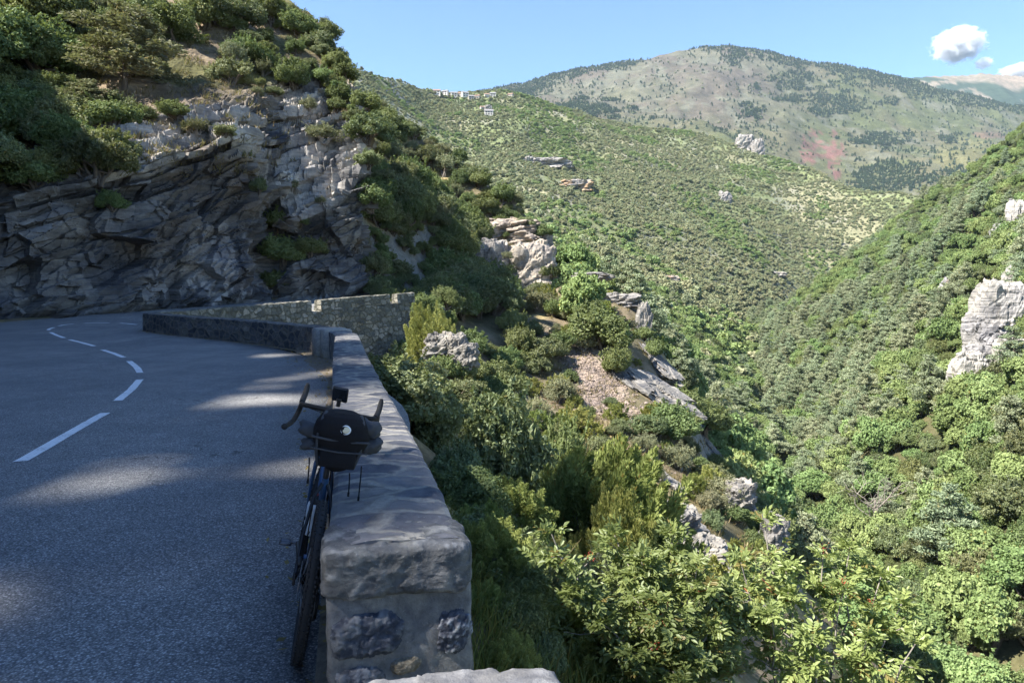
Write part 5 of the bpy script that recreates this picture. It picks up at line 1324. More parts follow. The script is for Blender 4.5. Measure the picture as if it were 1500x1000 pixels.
# ---- berry bushes in the foreground: branching stems, compound leaves
def berry_bush(seed, base, tips, nleaf, spread=.30, berries=10):
    r_ = np.random.default_rng(seed); base = np.array(base, float); wood = MB(); tw = MB(); ends = []
    for tp in tips:
        tp = np.array(tp, float); k = 9; t_ = np.linspace(0, 1, k)[:, None]
        p = base + r_.normal(0, .06, 3) * [1, 1, 0]; p = p * (1 - t_) + tp * t_ + r_.normal(0, .035, (k, 3)) * np.sin(t_ * math.pi)
        p[:, 2] += .16 * np.sin(t_[:, 0] * math.pi * .8)
        tube_arr(wood, p, .017, .0045, 6)
        for j in range(16):
            q = .3 + .7 * r_.random(); c = p[min(k - 1, int(q * (k - 1)))]
            d = unit(r_, 1)[0]; d[2] = abs(d[2]) * .7 + .1; L = spread * (.4 + .9 * r_.random()) * (1.15 - .45 * q)
            e_ = c + d * L; mid_ = (c + e_) / 2 + r_.normal(0, .02, 3)
            tube_arr(tw if r_.random() < .25 else wood, np.array([c, mid_, e_]), .005, .002, 4); ends.append((e_, d)); ends.append((mid_, d))
        ends += [(p[-1], (p[-1] - p[-2]) / np.linalg.norm(p[-1] - p[-2]))] * 4 + [(p[-2], unit(r_, 1)[0])] * 2
    C_, A_, N_, L_, T_, Y_ = [], [], [], [], [], []
    for i in range(nleaf):
        e_, d = ends[r_.integers(len(ends))]; 
        ax = d * .55 + unit(r_, 1)[0]; ax[2] = ax[2] * .5 + .12; ax /= np.linalg.norm(ax)
        nn = np.array([0, 0, 1.0]) + r_.normal(0, .35, 3); nn -= ax * (nn @ ax); nn /= np.linalg.norm(nn); sd = np.cross(nn, ax)
        npair = r_.integers(2, 5); ll = .085 + .05 * r_.random(); tint = np.clip(r_.normal(.5, .22), 0, 1); yel = .85 * (r_.random() < .035)
        for k in range(npair * 2 + 1):
            if k == npair * 2: b_ = e_ + ax * ll; a = ax
            else:
                s_ = 1 if k % 2 else -1; b_ = e_ + ax * ll * (.35 + .6 * (k // 2) / npair); a = ax * .55 + sd * s_ * .85
            a = a + [0, 0, -.28 * r_.random()] + r_.normal(0, .1, 3); a /= np.linalg.norm(a)
            l_ = .052 * (.75 + .5 * r_.random())
            n2 = nn + r_.normal(0, .25, 3); n2 -= a * (n2 @ a); n2 /= np.linalg.norm(n2)
            C_.append(b_ + a * l_ * .5); A_.append(a); N_.append(n2); L_.append(l_); T_.append(np.clip(tint + r_.normal(0, .1), 0, 1)); Y_.append(yel)
    C_, A_, N_, L_ = map(np.array, (C_, A_, N_, L_)); B_ = np.cross(N_, A_); l = L_[:, None]; W = l * .43
    # leaflet: folded along the midrib, six corners
    V = np.stack([C_ - A_ * l * .5, C_ - A_ * l * .12 + B_ * W * .5 + N_ * W * .16, C_ + A_ * l * .2 + B_ * W * .4 + N_ * W * .12, C_ + A_ * l * .5 - N_ * W * .12, C_ + A_ * l * .2 - B_ * W * .4 + N_ * W * .12, C_ - A_ * l * .12 - B_ * W * .5 + N_ * W * .16], 1).reshape(-1, 3)
    i = np.arange(len(C_))[:, None] * 6
    F = np.vstack([i + [0, 1, 2, 3], i + [0, 3, 4, 5]])
    col_ = np.repeat(np.column_stack([T_, Y_, np.zeros(len(T_))]), 6, 0)
    root = empty('berry_bush', base)
    def add(o): o.parent = root; o.matrix_parent_inverse = Matrix.Translation(-Vector(base)); return o
    add(wood.build('branches', M['bark_pale'])); add(tw.build('twigs', M['twig_red'])); add(mk('foliage', V, F, M['leaf_tere'], col=col_))
    bb = MB(); S8 = np.array([[1, 0, 0], [-1, 0, 0], [0, 1, 0], [0, -1, 0], [0, 0, 1], [0, 0, -1]]) * .0042; F8 = [[0, 2, 4], [2, 1, 4], [1, 3, 4], [3, 0, 4], [2, 0, 5], [1, 2, 5], [3, 1, 5], [0, 3, 5]]
    for j in range(berries):
        e_, d = ends[r_.integers(len(ends))]; e_ = e_ + d * .05
        for m_ in range(26): bb.add(S8 * r_.uniform(.7, 1.4) + e_ + r_.normal(0, .022, 3) + [0, 0, .02], F8)
    add(bb.build('berries', M['berry']))
    return root
M['berry'] = simple('berry_red', (.42, .06, .035), .5, spec=.4)
def T3(px, py, Y): return P(px, py, Y)
b0 = T3(960, 1090, 5.3); b0[2] = min(b0[2], down(b0[0], b0[1], 'N') + .1)
tag(berry_bush(1, b0, [T3(808, 800, 5.2), T3(845, 880, 5.0), T3(900, 800, 5.6), T3(940, 840, 5.2), T3(985, 800, 5.6), T3(1020, 850, 5.2), T3(1060, 880, 5.4), T3(880, 930, 4.9), T3(960, 900, 4.9), T3(1040, 940, 5.0), T3(1100, 930, 5.3), T3(930, 975, 4.8), T3(1010, 985, 4.8)], 3000, .27, 9), 'leafy berry bush with compound leaves, left of the two in the foreground', 'bush')
b0 = T3(1200, 1120, 5.6); b0[2] = min(b0[2], down(b0[0], b0[1], 'N') + .1)
tag(berry_bush(2, b0, [T3(1085, 840, 5.6), T3(1120, 780, 6.0), T3(1150, 850, 5.6), T3(1205, 830, 6.0), T3(1245, 815, 6.1), T3(1235, 880, 5.6), T3(1290, 860, 6.0), T3(1320, 900, 5.8), T3(1130, 920, 5.2), T3(1190, 950, 5.1), T3(1270, 950, 5.2), T3(1340, 960, 5.4)], 2600, .27, 11), 'leafy berry bush with bare grey branches, right of the two in the foreground', 'bush')

# ---- grass on the shaded bank
r_ = np.random.default_rng(31); n = 9000
gx = r_.uniform(-.2, 2.4, n) ; gy = r_.uniform(1.5, 8, n); gx = gx - .24 * gy + .35
inside = gx > np.interp(gy, WALL_NEAR[:, 1], WALL_NEAR[:, 0]) + .28; gx, gy = gx[inside], gy[inside]; n = len(gx)
gz = N(gx, gy); L = r_.uniform(.12, .42, n); a_ = r_.random(n) * 6.28; ln2 = r_.normal(0, .35, (n, 2))
b_ = np.column_stack([gx, gy, gz - .02]); tip = b_ + np.column_stack([ln2[:, 0] * L + .1 * L, ln2[:, 1] * L, L]); mid_ = (b_ + tip) / 2 + np.column_stack([-ln2 * L[:, None] * .2, L * .1])
s_ = np.column_stack([np.cos(a_), np.sin(a_), a_ * 0]) * .004
V = np.stack([b_ - s_, b_ + s_, mid_ + s_ * .8, mid_ - s_ * .8, tip], 1).reshape(-1, 3); i = np.arange(n)[:, None] * 5
tag(mk('grass', V, [i + [0, 1, 2, 3], i + [3, 2, 4]], M['grass'], col=np.repeat(np.column_stack([r_.random(n), (r_.random(n) < .3) * .7, a_ * 0]), 5, 0)), kind='stuff')

# ---- dry grass tufts on the open slopes
def tufts(name, pts, hmin, hmax, seed, per=9):
    r_ = np.random.default_rng(seed); n0_ = len(pts); b_ = np.repeat(np.asarray(pts), per, 0); n = len(b_); h_ = np.repeat(r_.uniform(hmin, hmax, n0_), per)
    b_ = b_ + np.column_stack([r_.normal(0, .35, n) * h_, r_.normal(0, .35, n) * h_, np.zeros(n)])
    ln2 = r_.normal(0, .45, (n, 2)); tip = b_ + np.column_stack([ln2 * h_[:, None], h_ * r_.uniform(.6, 1.1, n)]); a_ = r_.random(n) * 6.28
    s_ = np.column_stack([np.cos(a_), np.sin(a_), a_ * 0]) * (h_ * .075)[:, None]
    V = np.stack([b_ - s_, b_ + s_, tip], 1).reshape(-1, 3)
    tag(mk(name, V, np.arange(3 * n).reshape(-1, 3), M['straw'], col=np.repeat(np.column_stack([r_.random(n), a_ * 0, a_ * 0]), 3, 0)), kind='stuff')
M['straw'] = foliage('dry_grass', (.13, .12, .05), (.33, .27, .15), .3)
pts = []
r_ = np.random.default_rng(88)
for reg, k_, which in (((740, 400, 1150, 860), 3800, 'N'), ((530, 160, 810, 430), 2600, 'N'), ((80, 0, 520, 260), 3000, 'C')):
    for i in range(k_):
        px = r_.uniform(reg[0], reg[2]); py = r_.uniform(reg[1], reg[3]); h = hit(px, py, which)
        if h is None or abs(h[2].z) < .45: continue
        if vn(px / 14, py / 10, 0, 9) < -.25: continue
        pts.append(tuple(h[0]))
tufts('dry_grass', pts, .18, .5, 3)
# ---- forest in the valley: the trees that show largest as objects, the rest as stuff
def protoset(cname, lst):
    c = bpy.data.collections.new(cname)
    for i, (k, j) in enumerate(lst):
        pr = PR[k][j]; o = bpy.data.objects.new('%s_%02d' % (cname, i), pr['crown']); c.objects.link(o)
    return c
def gnscatter(name, pts, sc_, rot, idx, coll, label=None):
    me = bpy.data.meshes.new(name); n = len(pts); me.vertices.add(n); me.vertices.foreach_set('co', np.asarray(pts, np.float32).ravel())
    a = me.attributes.new('sc', 'FLOAT_VECTOR', 'POINT'); a.data.foreach_set('vector', np.asarray(sc_, np.float32).ravel())
    a = me.attributes.new('rz', 'FLOAT', 'POINT'); a.data.foreach_set('value', np.asarray(rot, np.float32))
    a = me.attributes.new('ix', 'INT', 'POINT'); a.data.foreach_set('value', np.asarray(idx, np.int32))
    o = bpy.data.objects.new(name, me); COL.objects.link(o); tag(o, kind='stuff')
    g_ = bpy.data.node_groups.new(name, 'GeometryNodeTree')
    g_.interface.new_socket('Geometry', in_out='INPUT', socket_type='NodeSocketGeometry'); g_.interface.new_socket('Geometry', in_out='OUTPUT', socket_type='NodeSocketGeometry')
    nd = g_.nodes; gi = nd.new('NodeGroupInput'); go = nd.new('NodeGroupOutput'); ip = nd.new('GeometryNodeInstanceOnPoints')
    ci = nd.new('GeometryNodeCollectionInfo'); ci.inputs[0].default_value = coll; ci.inputs['Separate Children'].default_value = True; ci.inputs['Reset Children'].default_value = True
    ip.inputs['Pick Instance'].default_value = True
    def na(nm, ty):
        q = nd.new('GeometryNodeInputNamedAttribute'); q.data_type = ty; q.inputs[0].default_value = nm; return q.outputs[0]
    cx = nd.new('ShaderNodeCombineXYZ'); g_.links.new(na('rz', 'FLOAT'), cx.inputs[2])
    er = nd.new('FunctionNodeEulerToRotation'); g_.links.new(cx.outputs[0], er.inputs[0])
    g_.links.new(gi.outputs[0], ip.inputs['Points']); g_.links.new(ci.outputs[0], ip.inputs['Instance']); g_.links.new(na('ix', 'INT'), ip.inputs['Instance Index'])
    g_.links.new(er.outputs[0], ip.inputs['Rotation']); g_.links.new(na('sc', 'FLOAT_VECTOR'), ip.inputs['Scale']); g_.links.new(ip.outputs[0], go.inputs[0])
    m = o.modifiers.new('scatter', 'NODES'); m.node_group = g_
    return o
r_ = np.random.default_rng(41)
# candidates on the valley floor: upper envelope of both sides
sp_ = 2.95
gx, gy = np.meshgrid(np.arange(8, 360, sp_), np.arange(62, 470, sp_)); gx = gx.ravel() + r_.uniform(-1.4, 1.4, gx.size); gy = gy.ravel() + r_.uniform(-1.4, 1.4, gy.size)
zr_, zh_, zn_ = RS(gx, gy), H(gx, gy), np.where(gy < 225, N(gx, np.minimum(gy, 224)), -999)
zz = np.maximum(np.maximum(zr_, zh_), zn_); own = np.argmax(np.stack([zr_, zh_, zn_]), 0)
ppx, ppy = proj(gx, gy, zz)
ok = (ppx > 640) & (ppx < 1680) & (ppy < 1250)
ok &= ~((own == 2) & (gy < 92) & (zz > -16))
ok &= ~((own == 1) & (gy > 330)); ok &= ~((own == 0) & (gy > 455))
rockm = (np.hypot((ppx - 1455) / 55, (ppy - 490) / 95) < .8) & (own == 0)
ok &= ~rockm & ~((np.hypot((ppx - 1300) / 22, (ppy - 865) / 45) < 1))
gx, gy, zz, own, ppx, ppy = [q[ok] for q in (gx, gy, zz, own, ppx, ppy)]
pn = .35 * fbm(gx / 22, gy / 22, 0, 3, 91) + .36 * np.exp(-((ppx - 1190) / 130) ** 2 - ((ppy - 580) / 170) ** 2) - .45 * (own == 1) * (gy > 200)
isp = r_.random(len(gx)) < np.clip(pn * .75, .03, .5)
size = np.where(isp, r_.uniform(2.3, 3.7, len(gx)), 1.3 + 2.7 * r_.random(len(gx)) ** 1.3) * np.where(own == 0, 1, .9)
far_ = np.hypot(gx, gy)
bvs = far_ / size
labels = {True: ('pine_tree', 'pine', 'grey-green layered pine in the valley forest', 'pines in the valley forest'), False: ('broadleaf_tree', 'broadleaf', 'rounded green broadleaf tree in the valley forest', 'broadleaf trees in the valley forest')}
rest = []
infr = (ppx > -20) & (ppx < 1530) & (ppy < 1060) & (ppx > 740)
for flag in (True, False):
    ids = np.where((isp == flag) & infr)[0]; ids = ids[np.argsort(bvs[ids])]
    nm_, ct_, lb_, gr_ = labels[flag]
    pick = set(ids[:300].tolist())
    for i in ids[:300]:
        plant('pine' if flag else ['broad', 'broad', 'broad', 'greenM', 'oakM'][r_.integers(5)], (gx[i], gy[i], zz[i] - .4), size[i], nm_, lb_, 'tree', gr_, sz=(.95 if flag else 1.05) + .3 * r_.random())
    rest += [i for i in np.where(isp == flag)[0] if i not in pick]
rest = np.array(rest)
cf_ = protoset('forest_kinds', [('broad', j) for j in range(5)] + [('pine', j) for j in range(4)] + [('greenM', 0), ('oakM', 0), ('greenM', 1)])
ixs = np.where(isp[rest], 5 + r_.integers(0, 4, len(rest)), np.where(r_.random(len(rest)) < .3, r_.integers(9, 12, len(rest)), r_.integers(0, 5, len(rest))))
sc_ = size[rest, None] * np.column_stack([np.ones(len(rest)), np.ones(len(rest)), .95 + .35 * r_.random(len(rest))])
# undergrowth between the crowns
nu_ = 5200; ux = r_.uniform(20, 300, nu_); uy = r_.uniform(66, 330, nu_); uz = np.maximum(np.maximum(RS(ux, uy), H(ux, uy)), np.where(uy < 225, N(ux, np.minimum(uy, 224)), -999)); qx, qy = proj(ux, uy, uz)
ok = (qx > 760) & (qx < 1650) & (qy < 1200) & (N(ux, np.minimum(uy, 224)) < uz - .5) & ~(np.hypot((qx - 1455) / 60, (qy - 490) / 95) < .8); ux, uy, uz = ux[ok], uy[ok], uz[ok]; nu_ = len(ux); su = r_.uniform(.6, 1.4, nu_)
gnscatter('forest', np.vstack([np.column_stack([gx[rest], gy[rest], zz[rest] - .4]), np.column_stack([ux, uy, uz - .2])]), np.vstack([sc_, np.repeat(su[:, None], 3, 1)]), r_.random(len(rest) + nu_) * 6.28, np.concatenate([ixs, np.where(r_.random(nu_) < .6, r_.integers(0, 5, nu_), r_.integers(9, 12, nu_))]), cf_)

# shrubs over the hill
n = 125000; u_ = r_.uniform(-.32, .66, n); y_ = np.sqrt(r_.uniform(230 ** 2, 1120 ** 2, n)); x_ = u_ * y_
z_ = H(x_, y_); rz_ = RS(x_, y_); qx, qy = proj(x_, y_, z_)
dens = .62 + .38 * fbm(x_ / 45, y_ / 45, 0, 4, 92) + .35 * sst(520, 250, y_) - .2 * sst(-.08, -.2, u_)
ok = (z_ > rz_ + 1) & (r_.random(n) < dens) & (qx > 300) & (qx < 1500)
ok &= ~((np.abs(z_ - np.interp(qx, [1000, 1400], [110, 105])) < 3) & (qx > 1020) & (qx < 1300) & (y_ > 500) & (r_.random(n) < .75))
x_, y_, z_, u_ = x_[ok], y_[ok], z_[ok], u_[ok]; n = len(x_)
s_ = r_.uniform(.7, 1.7, n) * (1 + .5 * sst(500, 250, y_)) * (1 + .8 * (r_.random(n) < .06))
gg = fbm(x_ / 60, y_ / 60, 0, 3, 93) + sst(560, 260, y_) * .7 > .35
cf_ = protoset('scrub_kinds', [('scrub', j) for j in range(4)] + [('scrubG', j) for j in range(2)])
gnscatter('shrubland', np.column_stack([x_, y_, z_ - .2]), s_[:, None] * np.column_stack([np.ones(n), np.ones(n), r_.uniform(.8, 1.3, n)]), r_.random(n) * 6.28, np.where(gg & (r_.random(n) < .8), 4 + r_.integers(0, 2, n), r_.integers(0, 4, n)), cf_)

# woods and scattered trees on the mountain
n = 120000; u_ = r_.uniform(-.25, .78, n); y_ = r_.uniform(1500, 3260, n); x_ = u_ * y_; z_ = MT(x_, y_); qx, qy = proj(x_, y_, z_)
cr_y = np.interp(qx, MC, ML[3][0])      # crest height in the view for each direction
wood = np.maximum.reduce([
    sst(14, 5, (qy - cr_y) + 7 * fbm(x_ / 90, y_ / 90, 0, 3, 94)) * np.maximum(sst(960, 900, qx), sst(1000, 1035, qx)) * 1.0,
    sst(30, 8, qy - cr_y) * sst(1080, 1180, qx) * sst(1420, 1300, qx) * sst(-.1, .2, fbm(x_ / 120, y_ / 60, 0, 3, 95) + .15),
    sst(30, 10, qy - cr_y) * sst(850, 780, qx),
    blob(qx, qy, 1225, 150, 70, 14, .8, 96), blob(qx, qy, 1175, 118, 42, 16, .9, 97), blob(qx, qy, 1072, 85, 16, 16, .6, 98), blob(qx, qy, 1100, 165, 20, 10, .8, 99), blob(qx, qy, 840, 160, 60, 12, .9, 100),
    blob(qx, qy, 1330, 262, 75, 28, .6, 101), blob(qx, qy, 1290, 205, 42, 8, .8, 102), blob(qx, qy, 1400, 205, 20, 6, .8, 103), .025 * np.ones(n) + .06 * sst(.0, .5, fbm(x_ / 150, y_ / 150, 0, 3, 104))])
red_ = np.maximum(blob(qx, qy, 1210, 222, 26, 26, .5), 0)
ok = (r_.random(n) < wood) & (red_ < .5) & (qy < 330) & (qx > 480) & (qx < 1560)
x_, y_, z_ = x_[ok], y_[ok], z_[ok]; n = len(x_)
cf_ = protoset('mountain_kinds', [('dark', j) for j in range(3)] + [('scrub', j) for j in range(2)])
s_ = r_.uniform(2.6, 5.0, n)
gnscatter('mountain_forest', np.column_stack([x_, y_, z_ - .5]), s_[:, None] * np.column_stack([np.ones(n), np.ones(n), r_.uniform(.8, 1.2, n)]), r_.random(n) * 6.28, np.where(r_.random(n) < .8, r_.integers(0, 3, n), 3 + r_.integers(0, 2, n)), cf_)
print('COUNTS', len(rest), len(gg), n, isp.sum())
# ================================================================== ROCKS, VILLAGE, SMALL THINGS
def outcrop(label, c, size, seed, base=(.27, .26, .245), alt=(.38, .365, .34), n=44, rot=0.0, dip=.38, name='rock_outcrop', mat='rock_near', amp=.16, group=None, sq=4.0, nl=9, stain=None):
    """a broken rock mass: rounded block cut into dipping beds and joints"""
    size = np.array(size, float)
    u = np.linspace(0, 2 * math.pi, n * 2, endpoint=False); v = np.linspace(-math.pi / 2, math.pi / 2, n)
    U, V_ = np.meshgrid(u, v, indexing='ij')
    d = np.stack([np.cos(V_) * np.cos(U), np.cos(V_) * np.sin(U), np.sin(V_)], -1)
    k = (np.abs(d) ** sq).sum(-1) ** (-1 / sq)
    q = d * k[..., None] * .5                       # unit block
    rr_ = np.random.default_rng(seed)
    wob = fbm(q[..., 0] * 3, q[..., 1] * 3, q[..., 2] * 3 + seed, 3, seed)
    w_ = q[..., 2] - dip * q[..., 0] + .05 * wob + 2
    lay_ = np.cumsum(rr_.uniform(.4, 1.6, nl * 5) / nl)
    li_ = np.searchsorted(lay_, w_.ravel()).reshape(w_.shape)
    jx = np.floor((q[..., 0] + .1 * wob) * (2.2 + 2.5 * _h(li_, li_ * 0, li_ * 0, seed)) + li_ * .37); jy = np.floor((q[..., 1] + .1 * wob) * 2.6 + li_ * .61)
    of = (_h(li_, jx, jy, seed + 1) - .5) * 1.2 + (_h(li_, li_ * 0, li_ * 0, seed + 2) - .5) * .9 + wob * .7
    of = of * .6 + facets(q[..., 0] * 3.4, q[..., 1] * 3.4, (q[..., 2] - dip * q[..., 0]) * 4.4, seed + 30) * 1.4 + facets(q[..., 0] * 9, q[..., 1] * 9, q[..., 2] * 10, seed + 40) * .3
    q = q * (1 + amp * of[..., None])
    q[..., 2] += .02 * fbm(q[..., 0] * 9, q[..., 1] * 9, q[..., 2] * 9, 3, seed + 5)
    p_ = q * size
    cc_ = lerpc(np.array(base), np.array(alt), sst(-.5, .6, wob + (_h(li_, jx, jy, seed + 7) - .5)))
    if stain is not None: cc_ = lerpc(cc_, np.array(stain), sst(.0, .5, fbm(q[..., 0] * 4, q[..., 1] * 4, q[..., 2] * 3, 3, seed + 8)))
    nu, nv = p_.shape[:2]
    i = np.arange(nu)[:, None] * nv + np.arange(nv - 1)[None, :]; j = ((np.arange(nu) + 1) % nu)[:, None] * nv + np.arange(nv - 1)[None, :]
    F = np.stack([i.ravel(), j.ravel(), j.ravel() + 1, i.ravel() + 1], 1)
    o = mk(name, p_.reshape(-1, 3), F, M[mat], col=cc_.reshape(-1, 3), smooth=False)
    o.location = c; o.rotation_euler = (0, 0, rot)
    tag(o, label, 'rock', group)
    return o
def slab_at(label, px, py, w, l, th, seed, spin=0.0, which='N', **kw):
    """bed of rock lying in the slope: w across, l along the fall line (px), th thick (m)"""
    hh = hit(px, py, which)
    if hh is None: return
    n_ = hh[2].normalized()
    if n_.z < 0: n_ = -n_
    n_ = (n_ + Vector((0, 0, .35))).normalized()
    x_ = Vector((1, .25, 0)); x_ = (x_ - n_ * x_.dot(n_)).normalized(); y_ = n_.cross(x_)
    rm_ = Matrix((x_, y_, n_)).transposed() @ Matrix.Rotation(spin, 3, 'Z')
    s_ = hh[0].y / FPX
    o = outcrop(label, hh[0] - n_ * th * .12, (w * s_, l * s_, th), seed, **kw)
    if o: o.rotation_euler = rm_.to_euler()
    return o
def crop_at(label, px, py, w, h, seed, Y=None, depth=.9, which='NRHC', sink=.25, **kw):
    if Y is None:
        hh = hit(px, py + h * .3, which); 
        if hh is None: return
        Y = hh[0].y
    c = P(px, py, Y); s_ = Y / FPX
    return outcrop(label, (c[0], c[1] + w * s_ * depth * .3, c[2] - h * s_ * sink * .5), (w * s_, w * s_ * depth, h * s_ * (1 + sink)), seed, **kw)
pale = dict(base=(.2, .197, .188), alt=(.28, .273, .258))
crop_at('pale broken block on the knob at the end of the far wall, left of three', 645, 507, 46, 32, 1, 37, **pale)
crop_at('pale broken block on the knob at the end of the far wall, middle of three', 668, 503, 30, 26, 2, 36.6, rot=.5, **pale)
crop_at('pale broken block on the knob at the end of the far wall, right of three', 682, 518, 34, 30, 3, 36.2, rot=-.3, **pale)
slab_at('large tilted grey slab beside the scree, below the egg-shaped shrub', 958, 572, 105, 130, 1.5, 4, .3, dip=-.25, n=64, nl=7, amp=.2, **pale)
slab_at('small rock step at the right edge of the spur above the slab', 962, 530, 46, 90, 1.3, 5, .2, n=50, nl=6, **pale)
slab_at('thin broken ledge at the upper edge of the large tilted slab', 985, 560, 60, 50, 1.0, 15, -.3, n=44, nl=5, **pale)
crop_at('layered grey rock at the brow of the spur', 900, 441, 76, 22, 6, 78, nl=10, n=50, **pale)
crop_at('dark rock face dropping from the right end of the spur crest', 944, 478, 22, 60, 7, 73, nl=12, base=(.2, .2, .195), alt=(.28, .275, .26))
crop_at('flat pale boulder lying behind the spur', 868, 404, 56, 10, 8, 90, **pale)
slab_at('narrow rock showing beside the dark bush above the shaded ravine', 1038, 655, 44, 60, 1.0, 9, .2, n=40, nl=5, **pale)
slab_at('stepped rock rib in the shaded ravine, upper part', 1085, 720, 46, 110, 1.6, 10, .5, n=56, nl=7, amp=.22, **pale)
slab_at('stepped rock rib in the shaded ravine, lower end', 1138, 785, 40, 100, 1.6, 11, .4, n=50, nl=7, amp=.22, **pale)
slab_at('sunlit slab of the near rib, topmost', 1010, 775, 62, 120, .75, 12, .35, n=64, nl=6, **pale)
slab_at('sunlit slab of the near rib, behind the berry bushes', 1045, 835, 70, 90, .8, 13, .45, n=64, nl=6, amp=.26, **pale)
slab_at('sunlit slab of the near rib, lowest', 1100, 885, 60, 70, .7, 14, .4, n=64, nl=6, amp=.26, **pale)
slab_at('small pale rock between the big juniper and the near rib', 978, 706, 30, 70, .7, 16, .4, n=40, nl=4, **pale)
crop_at('broken crag of the near rib, top step left of the dark ravine', 1000, 764, 54, 36, 41, 24, n=56, nl=10, rot=.4, **pale)
crop_at('broken crag of the near rib, middle step', 1034, 815, 64, 46, 42, 23, n=60, nl=10, rot=-.3, **pale)
crop_at('broken crag of the near rib, lower step behind berry leaves', 1078, 872, 60, 46, 43, 22, n=60, nl=10, rot=.2, **pale)
crop_at('crag of the second rib in the shaded ravine, upper step', 1088, 722, 40, 34, 44, 40, n=44, nl=9, **pale)
crop_at('crag of the second rib in the shaded ravine, lower step', 1138, 782, 36, 50, 45, 38, n=44, nl=9, rot=.4, **pale)
crop_at('left buttress of the lit outcrop beyond the gully', 708, 392, 70, 84, 16, 91, nl=10, n=56, amp=.12)
crop_at('right buttress of the lit outcrop beyond the gully', 776, 392, 76, 70, 17, 92, nl=10, n=56, amp=.12, base=(.3, .28, .25), alt=(.42, .38, .32))
crop_at('upper ledges of the lit outcrop beyond the gully', 742, 338, 96, 34, 18, 97, nl=10, n=50, base=(.34, .3, .26), alt=(.42, .37, .31))
crop_at('rock shoulder at the right end of the lit outcrop', 797, 358, 26, 44, 19, 97, nl=10)
farp = dict(base=(.36, .355, .335), alt=(.45, .44, .415), mat='rock_far', which='R', amp=.12)
crop_at('big pale cliff in the right-hand forest, main face', 1480, 470, 84, 112, 20, n=70, nl=14, depth=.7, **farp)
crop_at('pale cliff in the right-hand forest, top step at the photo edge', 1500, 415, 44, 50, 21, n=50, depth=.7, **farp)
crop_at('pale cliff in the right-hand forest, lower left tower', 1424, 560, 50, 76, 22, n=56, nl=12, depth=.7, **farp)
crop_at('pale cliff in the right-hand forest, broken ledge between main face and tower', 1450, 522, 56, 34, 23, n=50, depth=.7, **farp)
crop_at('pale cliff in the right-hand forest, right side below the main face', 1490, 520, 50, 44, 24, n=44, depth=.7, **farp)
crop_at('small pale pinnacle standing in the trees below the cliff', 1452, 562, 18, 24, 25, n=30, **farp)
crop_at('high pale crag at the right edge above the forest', 1492, 324, 24, 56, 26, n=40, **farp)
crop_at('broken crag under the high crag at the right edge', 1476, 342, 30, 30, 27, n=36, **farp)
crop_at('narrow bare rock strip in the forest, left of the big cliff', 1396, 430, 26, 44, 28, n=40, stain=(.4, .3, .22), **farp)
farh = dict(base=(.3, .29, .27), alt=(.38, .365, .34), mat='rock_far', which='H', amp=.16)
crop_at('long pale rock band on the middle of the hill', 806, 240, 60, 15, 30, n=44, **farh)
crop_at('stub of rock left of the long pale band', 776, 235, 22, 10, 31, n=26, **farh)
crop_at('orange-stained rock band on the middle of the hill', 843, 270, 46, 14, 32, n=36, stain=(.5, .36, .22), **farh)
crop_at('white twin pinnacle on the right ridge of the hill, left tooth', 1092, 211, 24, 26, 33, n=36, **farh)
crop_at('white twin pinnacle on the right ridge of the hill, right tooth', 1113, 219, 16, 28, 34, n=36, **farh)
crop_at('small dark-sided crag below the track', 1063, 290, 16, 18, 35, n=26, **farh)
crop_at('pale boulders low on the hill above the forest', 978, 408, 34, 9, 36, n=26, stain=(.42, .3, .24), **farh)
crop_at('pale crag on the left skyline shoulder of the hill', 715, 158, 12, 8, 37, n=20, **farh)
crop_at('pale boulders beside the white cubes of the lower houses', 880, 165, 18, 8, 38, n=20, **farh)
crop_at('pale rocks on the hill near the right valley forest', 1140, 402, 26, 7, 39, n=20, **farh)
crop_at('white stones in the stream bed, upper', 1302, 850, 24, 16, 40, which='RH', base=(.36, .34, .31), alt=(.44, .42, .39), n=30)
crop_at('white stones in the stream bed, lower', 1318, 878, 22, 10, 41, which='RH', base=(.36, .34, .31), alt=(.44, .42, .39), n=30)

# loose scree below the spur
r_ = np.random.default_rng(61); n = 5200
x_ = r_.normal(6.4, 1.2, n); y_ = r_.normal(55.5, 4.6, n); x_ = x_ - .18 * (y_ - 55); z_ = N(x_, y_); s_ = .04 + .16 * r_.random(n) ** 4
mbv = np.array([[1, 0, 0], [0, 1, 0], [-1, 0, 0], [0, -1, 0], [0, 0, .8], [0, 0, -.8]]) * 1.0
jit = r_.uniform(.6, 1.3, (n, 6, 1)); an_ = r_.random(n) * 6.28; ca, sa = np.cos(an_), np.sin(an_)
v = mbv[None] * jit * s_[:, None, None]; v = np.stack([v[..., 0] * ca[:, None] - v[..., 1] * sa[:, None], v[..., 0] * sa[:, None] + v[..., 1] * ca[:, None], v[..., 2]], -1)
v += np.stack([x_, y_, z_ + s_ * .15], 1)[:, None]
f8 = np.array([[0, 1, 4], [1, 2, 4], [2, 3, 4], [3, 0, 4], [1, 0, 5], [2, 1, 5], [3, 2, 5], [0, 3, 5]])
F = (np.arange(n)[:, None, None] * 6 + f8[None]).reshape(-1, 3)
cs = lerpc(np.array((.19, .16, .14)), np.array((.33, .275, .24)), r_.random(n)); 
tag(mk('scree', v.reshape(-1, 3), F, M['rock_near'], col=np.repeat(cs, 6, 0)), kind='stuff')

